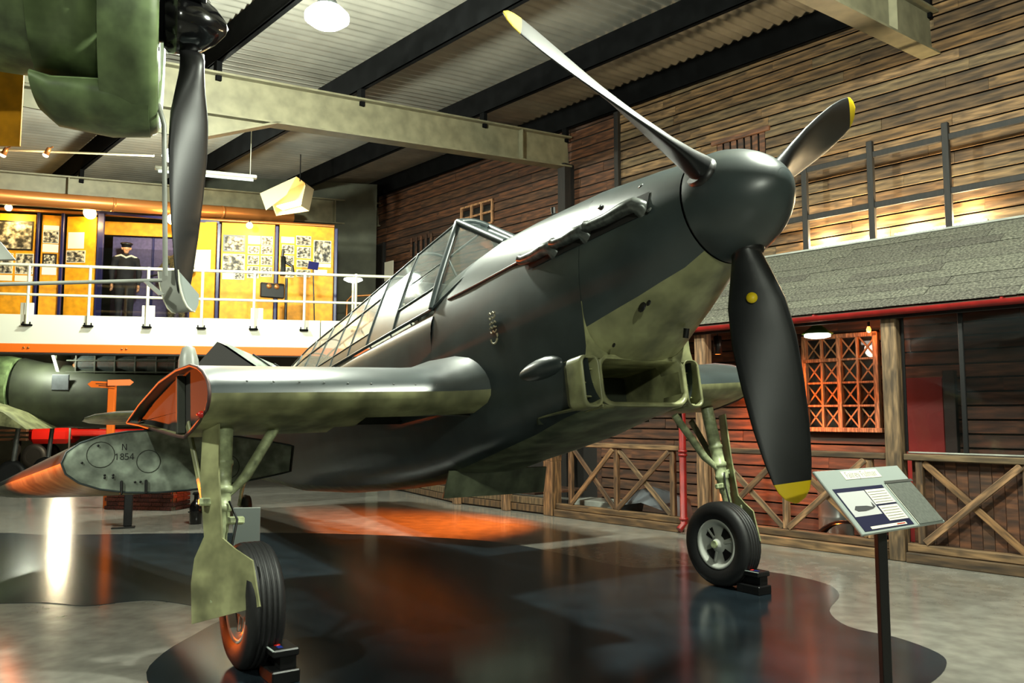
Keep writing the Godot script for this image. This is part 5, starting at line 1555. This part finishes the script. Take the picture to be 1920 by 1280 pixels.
# ---------------------------------------------------------------- what lies at the back left
func back_left():
	var B := thing("radial_engine_aircraft", "olive aircraft with a rounded engine cowling standing under the balcony", "aircraft", at(Vector3(-9.5, 0, -18.3), ry(6)))
	var ax := Transform3D(Basis(Vector3.UP, Vector3.LEFT, Vector3.BACK), Vector3.ZERO)
	part("cowling", lathem([[1.4, 0.72], [1.6, 0.76], [2.3, 0.76], [2.6, 0.68], [2.65, 0.6], [2.4, 0.55]], 32, Transform3D(ax.basis, Vector3(0, 2.12, 0))), M.green, B)
	part("cowl_gap", lathem([[1.25, 0.6], [1.45, 0.6]], 28, Transform3D(ax.basis, Vector3(0, 2.12, 0))), M.black, B)
	var fs := S(true)
	var rings := []
	for q in [[-1.32, 2.1, 0.74, 0.66], [-0.9, 2.02, 0.72, 0.62], [0.3, 1.95, 0.66, 0.6], [1.8, 1.95, 0.6, 0.55], [4.0, 2.0, 0.4, 0.35], [6.0, 2.1, 0.15, 0.12]]:
		var r := []
		for k in 32:
			var a := TAU * k / 32
			r.append(Vector3(q[0], q[1] + sin(a) * q[2], cos(a) * q[3]))
		rings.append(r)
	loft(fs, rings, true, true, true)
	part("fuselage", fin(fs), M.greendark, B)
	part("side_window", bx(Vector3(0.36, 0.34, 0.03), 0.02), M.bluegrey, B, at(Vector3(-0.3, 2.28, 0.6)))
	var can := part("canopy_glass", bx(Vector3(2.4, 0.42, 0.7), 0.12), M.perspex, B, at(Vector3(1.0, 2.72, 0)))
	for x in [-0.62, -0.2, 0.2, 0.62, 1.05, 1.5, 1.9, 2.2]:
		part("canopy_frame", bx(Vector3(0.04, 0.46, 0.74), 0.01), M.greendark, can, at(Vector3(x - 0.9, 0.0, 0)))
	for y in [-0.2, 0.05, 0.22]:
		part("canopy_frame", bx(Vector3(2.7, 0.035, 0.75), 0.01), M.greendark, can, at(Vector3(0.05, y, 0)))
	part("windscreen_post", bx(Vector3(0.07, 0.5, 0.8)), M.palegrey, B, at(Vector3(-0.5, 2.66, 0), rz(18)))
	part("headrest", lathem([[0.0, 0.2], [0.3, 0.2], [0.4, 0.1]], 14), M.copper, B, at(Vector3(-0.1, 2.4, 0)))
	for q in [[-1.7, 1.55, 0.7, -12.0], [-1.0, 1.5, 0.8, -20.0]]:
		part("wing_root", platem([[-0.8, 0.16], [0.0, 0.14], [0.55, -0.02], [0.0, -0.14], [-0.8, -0.16]], 1.4, at(Vector3(q[0], q[1], 0.9), rz(q[3]))), M.sky, B)
	for q in [[-1.0, 0.8], [-1.0, -0.8]]:
		part("wheel_leg", tubem([Vector3(q[0], 1.5, q[1]), Vector3(q[0] - 0.1, 0.35, q[1])], 0.05, 8), M.steel, B)
		part("tyre", lathem([[-0.08, 0.2], [-0.09, 0.28], [0.0, 0.32], [0.09, 0.28], [0.08, 0.2]], 24, Transform3D(rx(90), Vector3(q[0] - 0.1, 0.32, q[1]))), M.rubber, B)
	var T := thing("red_tractor", "red towing tractor with a black tyre far under the balcony", "tractor", at(Vector3(-13.7, 0, -24.6), ry(8)))
	part("bonnet", bx(Vector3(1.2, 0.5, 0.9), 0.14), M.red, T, at(Vector3(0.05, 0.98, 0)))
	part("chassis", bx(Vector3(2.6, 0.2, 0.9), 0.04), M.red, T, at(Vector3(1.4, 1.05, -0.1)))
	part("seat", bx(Vector3(0.4, 0.5, 0.5), 0.06), M.black, T, at(Vector3(1.5, 1.35, -0.1)))
	for q in [[-0.3, 0.46], [1.9, 0.46], [-0.3, -0.46], [1.9, -0.46]]:
		part("tyre", lathem([[-0.1, 0.2], [-0.12, 0.32], [0.0, 0.37], [0.12, 0.32], [0.1, 0.2]], 24, Transform3D(rx(90), Vector3(q[0], 0.37, q[1]))), M.rubber, T)
		part("wheel_disc", lathem([[-0.06, 0.0], [-0.06, 0.2], [0.06, 0.2], [0.06, 0.0]], 20, Transform3D(rx(90), Vector3(q[0], 0.37, q[1]))), M.reddish, T)
	var be := thing("bench", "long brown slatted bench at the far left beside the tractor", "bench", at(Vector3(-15.6, 0, -24.0)))
	for k in 3:
		part("slat", bx(Vector3(3.0, 0.07, 0.12), 0.01), M["brown%d" % k], be, at(Vector3(0, 0.86 + 0.13 * k, 0.0)))
	for x in [-1.3, 1.2]:
		part("leg", bx(Vector3(0.08, 0.9, 0.3), 0.01), M.timber_dark, be, at(Vector3(x, 0.45, 0)))
	var ul := thing("under_balcony_lamp", "bright white strip lamp glaring above the red tractor", "lamp", at(Vector3(-12.5, 1.75, -23.2)))
	part("tube", tubem([Vector3(-0.12, -0.2, 0), Vector3(0.15, 0.15, 0)], 0.06, 10), M.tube_white, ul)
	part("pole", tubem([Vector3(0, -1.75, -0.1), Vector3(0, -0.1, -0.1)], 0.03, 8), M.steel, ul)
	omni(ul, Vector3(0, 0.05, 0.2), Color(1.0, 0.93, 0.75), 10.0, 0.15)
	var dk := thing("deck_strip_lamp", "strip lamp fixed under the balcony deck above the olive aircraft", "lamp", at(Vector3(-10.0, 2.98, -17.3), ry(11)))
	part("tube", tubem([Vector3(-0.22, 0, 0), Vector3(0.22, 0, 0)], 0.02, 8), M.tube_white, dk)
	part("batten", bx(Vector3(0.6, 0.05, 0.1), 0.01), M.white, dk, at(Vector3(0, 0.06, 0)))
	omni(dk, Vector3(0, -0.06, 0), Color(0.97, 1.0, 0.9), 4.5, 0.1)
	var sg := thing("fingerpost", "orange signpost with two pointed arms standing behind the folded wing", "signpost", at(Vector3(-6.92, 0, -14.2), ry(10)))
	part("post", bx(Vector3(0.12, 2.1, 0.1), 0.01), M.orange, sg, at(Vector3(0, 1.05, 0)))
	part("arm", platem([[-0.38, 0.0], [-0.32, 0.055], [0.06, 0.055], [0.06, -0.055], [-0.32, -0.055]], 0.03, at(Vector3(0, 2.1, 0.06), rz(-2))), M.orange, sg)
	part("arm", platem([[-0.05, 0.045], [0.3, 0.05], [0.36, 0.0], [0.3, -0.055], [-0.05, -0.055]], 0.03, at(Vector3(0, 2.14, 0.1), ry(20) * rz(2))), M.orange, sg)
	for q in [[-0.2, 0.018, 0.2], [-0.12, -0.018, 0.26]]:
		part("lettering", bx(Vector3(q[2], 0.014, 0.002), 0.0), M.brown1, sg, at(Vector3(q[0] + 0.05, 2.1 + q[1], 0.077), rz(-2)))
	# brick plinth
	var P := thing("brick_plinth", "low red brick plinth on the floor behind the folded wing", "plinth", at(Vector3(-6.2, 0, -14.1), ry(-10)))
	part("core", bx(Vector3(1.22, 0.33, 0.42), 0.0), M.mortar, P, at(Vector3(0, 0.165, 0)))
	for c in 5:
		for k in 6:
			var x := -0.515 + k * 0.206 + (0.05 if c % 2 else 0.0) - 0.025
			part("brick", bx(Vector3(0.196, 0.058, 0.1), 0.004), M["brick%d" % (rng.randi() % 3)], P, at(Vector3(x, 0.034 + c * 0.068, 0.18)))
		for k in 2:
			part("brick", bx(Vector3(0.1, 0.058, 0.196), 0.004), M["brick%d" % (rng.randi() % 3)], P, at(Vector3(0.58, 0.034 + c * 0.068, 0.02 - k * 0.206)))

# ---------------------------------------------------------------- things on the floor
func floor_things():
	# chocks in front of the wheels
	for k in 2:
		var lp: Vector3 = [Vector3(0.35, 0, 2.12), Vector3(0.36, 0, -2.2)][k]
		var wp := AT * lp
		wp.y = 0
		var c := thing("wheel_chock", ["black wheel chock in front of the near left wheel", "black wheel chock in front of the far right wheel"][k], "chock", at(wp, ry(-56.0)), "wheel chocks of the fighter")
		# x forward, z across
		part("base", bx(Vector3(0.26, 0.08, 0.17), 0.008), M.black, c, at(Vector3(0, 0.041, 0)))
		part("web", bx(Vector3(0.2, 0.08, 0.1), 0.004), M.black, c, at(Vector3(0, 0.12, -0.02)))
		part("top", bx(Vector3(0.24, 0.045, 0.16), 0.008), M.black, c, at(Vector3(0, 0.18, 0)))
		part("edge_strip", bx(Vector3(0.24, 0.006, 0.012), 0.001), M.signgrey, c, at(Vector3(0, 0.2, 0.078)))
		part("red_dot", lathem([[0.0, 0.02], [0.004, 0.02], [0.004, 0.0]], 14), M.red, c, at(Vector3(0.0, 0.2025, 0.02)))
		for x in [-0.05, 0.05]:
			part("blue_mark", bx(Vector3(0.05, 0.003, 0.03), 0.0), M.blue, c, at(Vector3(x, 0.204, 0.02)))
	var tr := thing("wing_trestle", "dark post on a foot plate propping up the folded wing", "trestle", at(Vector3(-5.45, 0, -11.8), ry(20)))
	part("post", bx(Vector3(0.11, 0.5, 0.11), 0.01), M.black, tr, at(Vector3(0, 0.27, 0)))
	part("foot_plate", bx(Vector3(0.3, 0.02, 0.14), 0.005), M.black, tr, at(Vector3(-0.05, 0.011, 0.05)))
	part("pad", bx(Vector3(0.2, 0.04, 0.2), 0.01), M.black, tr, at(Vector3(0, 0.54, 0)))
	var ex := thing("black_bottle", "small black bottle with a side handle standing behind the near wheel leg", "bottle", at(Vector3(-4.63, 0, -12.17)))
	part("body", lathem([[0.0, 0.06], [0.01, 0.085], [0.25, 0.09], [0.3, 0.075], [0.34, 0.04], [0.36, 0.03], [0.42, 0.03]], 22), M.blackgloss, ex)
	part("handle", tubem([Vector3(0.05, 0.32, 0), Vector3(0.11, 0.33, 0), Vector3(0.12, 0.27, 0), Vector3(0.09, 0.2, 0)], 0.012, 6), M.black, ex)
	part("lug", tubem([Vector3(-0.11, 0.17, 0), Vector3(0.11, 0.17, 0)], 0.012, 8), M.black, ex)
	part("valve", bx(Vector3(0.1, 0.04, 0.05), 0.01), M.black, ex, at(Vector3(0, 0.44, 0)))
	var bd := thing("grey_board", "plain grey upright board on the floor behind the near wheel", "board", at(Vector3(-3.03, 0, -9.5), ry(8)))
	part("panel", bx(Vector3(0.3, 0.53, 0.02), 0.003), M.signgrey, bd, at(Vector3(0, 0.27, 0)))
	part("foot", bx(Vector3(0.26, 0.012, 0.2), 0.002), M.signgrey, bd, at(Vector3(0, 0.007, -0.05)))
	# information board on a post
	var e1 := Vector3(0.7968, 0, -0.6043)
	var e2 := Vector3(0.3995, -0.7503, 0.5268)
	var s := thing("information_board", "tilted grey information board on a black post in front of the hut", "sign", Transform3D(Basis(e1, -e2, e1.cross(-e2)), Vector3(1.9594, 1.1606, -4.4)))
	part("board", bx(Vector3(0.838, 0.391, 0.014), 0.004), M.signgrey, s, at(Vector3(0, 0, -0.007)))
	var rc := func(nm: String, u0: float, u1: float, v0: float, v1: float, z: float, m: Material):
		return part(nm, bx(Vector3(u1 - u0, v1 - v0, 0.0016), 0.0), m, s, at(Vector3((u0 + u1) / 2, -(v0 + v1) / 2, z)))
	rc.call("title_card", -0.195, 0.163, -0.181, -0.127, 0.001, M.paper)
	part("title", text("Fairey Fulmar", 0.05, 0.001), mt("titleink", Color(0.62, 0.62, 0.6), 0.7), s, at(Vector3(-0.016, 0.154, 0.0022)))
	rc.call("print", -0.381, 0.097, -0.076, 0.18, 0.001, M.navyprint)
	rc.call("photo", -0.37, -0.116, -0.051, 0.096, 0.002, mt("photogrey", Color(0.74, 0.74, 0.74), 0.6))
	for q in [[[-0.33, 0.055], [-0.3, 0.035], [-0.2, 0.04], [-0.15, 0.05], [-0.135, 0.02], [-0.125, 0.05], [-0.16, 0.062], [-0.24, 0.07], [-0.31, 0.068]]]:
		var pl := []
		for p in q: pl.append([p[0], -p[1]])
		part("photo_subject", platem(pl, 0.001, at(Vector3(0, 0, 0.003))), M.printgrey, s)
	for b in [[-0.106, 0.095, -0.053, 0.038], [-0.099, 0.09, 0.05, 0.141]]:
		rc.call("text_block", b[0], b[1], b[2], b[3], 0.002, M.paper)
		for k in 5:
			rc.call("text_line", b[0] + 0.012, b[1] - 0.016, b[2] + 0.014 + k * 0.016, b[2] + 0.017 + k * 0.016, 0.003, M.palegrey)
	rc.call("caption_strip", -0.309, 0.033, 0.158, 0.173, 0.002, M.paper)
	rc.call("caption_line", -0.06, 0.02, 0.163, 0.168, 0.003, M.red)
	rc.call("flap", 0.146, 0.405, -0.074, 0.185, 0.004, M.signdark)
	rc.call("hinge_bar", 0.135, 0.43, -0.094, -0.078, 0.006, M.steel)
	rc.call("flap_edge", 0.134, 0.14, -0.074, 0.185, 0.003, M.white)
	var pt := AT
	var post := part("post", bx(Vector3(0.05, 1.13, 0.05), 0.004), M.black, s)
	post.global_transform = at(Vector3(1.955, 0.565, -4.42))
	var foot := part("foot", bx(Vector3(0.3, 0.012, 0.3), 0.003), M.black, s)
	foot.global_transform = at(Vector3(1.955, 0.006, -4.42))
	# amber stage lamp outside the frame on the left
	var st := thing("amber_stage_lamp", "black stage lamp with an amber filter on a stand at the far left", "lamp", at(Vector3(-8.2, 0, -9.6)))
	part("stand", tubem([Vector3(0, 0.02, 0), Vector3(0, 0.6, 0)], 0.025, 8), M.black, st)
	part("foot", lathem([[0.0, 0.3], [0.02, 0.3], [0.03, 0.03]], 20), M.black, st)
	part("can", lathem([[-0.2, 0.06], [-0.18, 0.09], [0.1, 0.11], [0.1, 0.1], [-0.1, 0.09]], 18, Transform3D(Basis(Vector3.UP, Vector3.RIGHT, Vector3.FORWARD), Vector3(0, 0.7, 0)).rotated_local(Vector3.RIGHT, 0.5)), M.black, st)
	part("filter", lathem([[0.08, 0.0], [0.08, 0.1], [0.085, 0.1], [0.085, 0.0]], 18, Transform3D(Basis(Vector3.UP, Vector3.RIGHT, Vector3.FORWARD), Vector3(0, 0.7, 0)).rotated_local(Vector3.RIGHT, 0.5)), M.lamp_amber, st)
	spot(st, Vector3(0.14, 0.7, 0.08), Vector3(4.3, 1.15, 2.5), Color(1.0, 0.42, 0.12), 65.0, 14.5, 0.12)
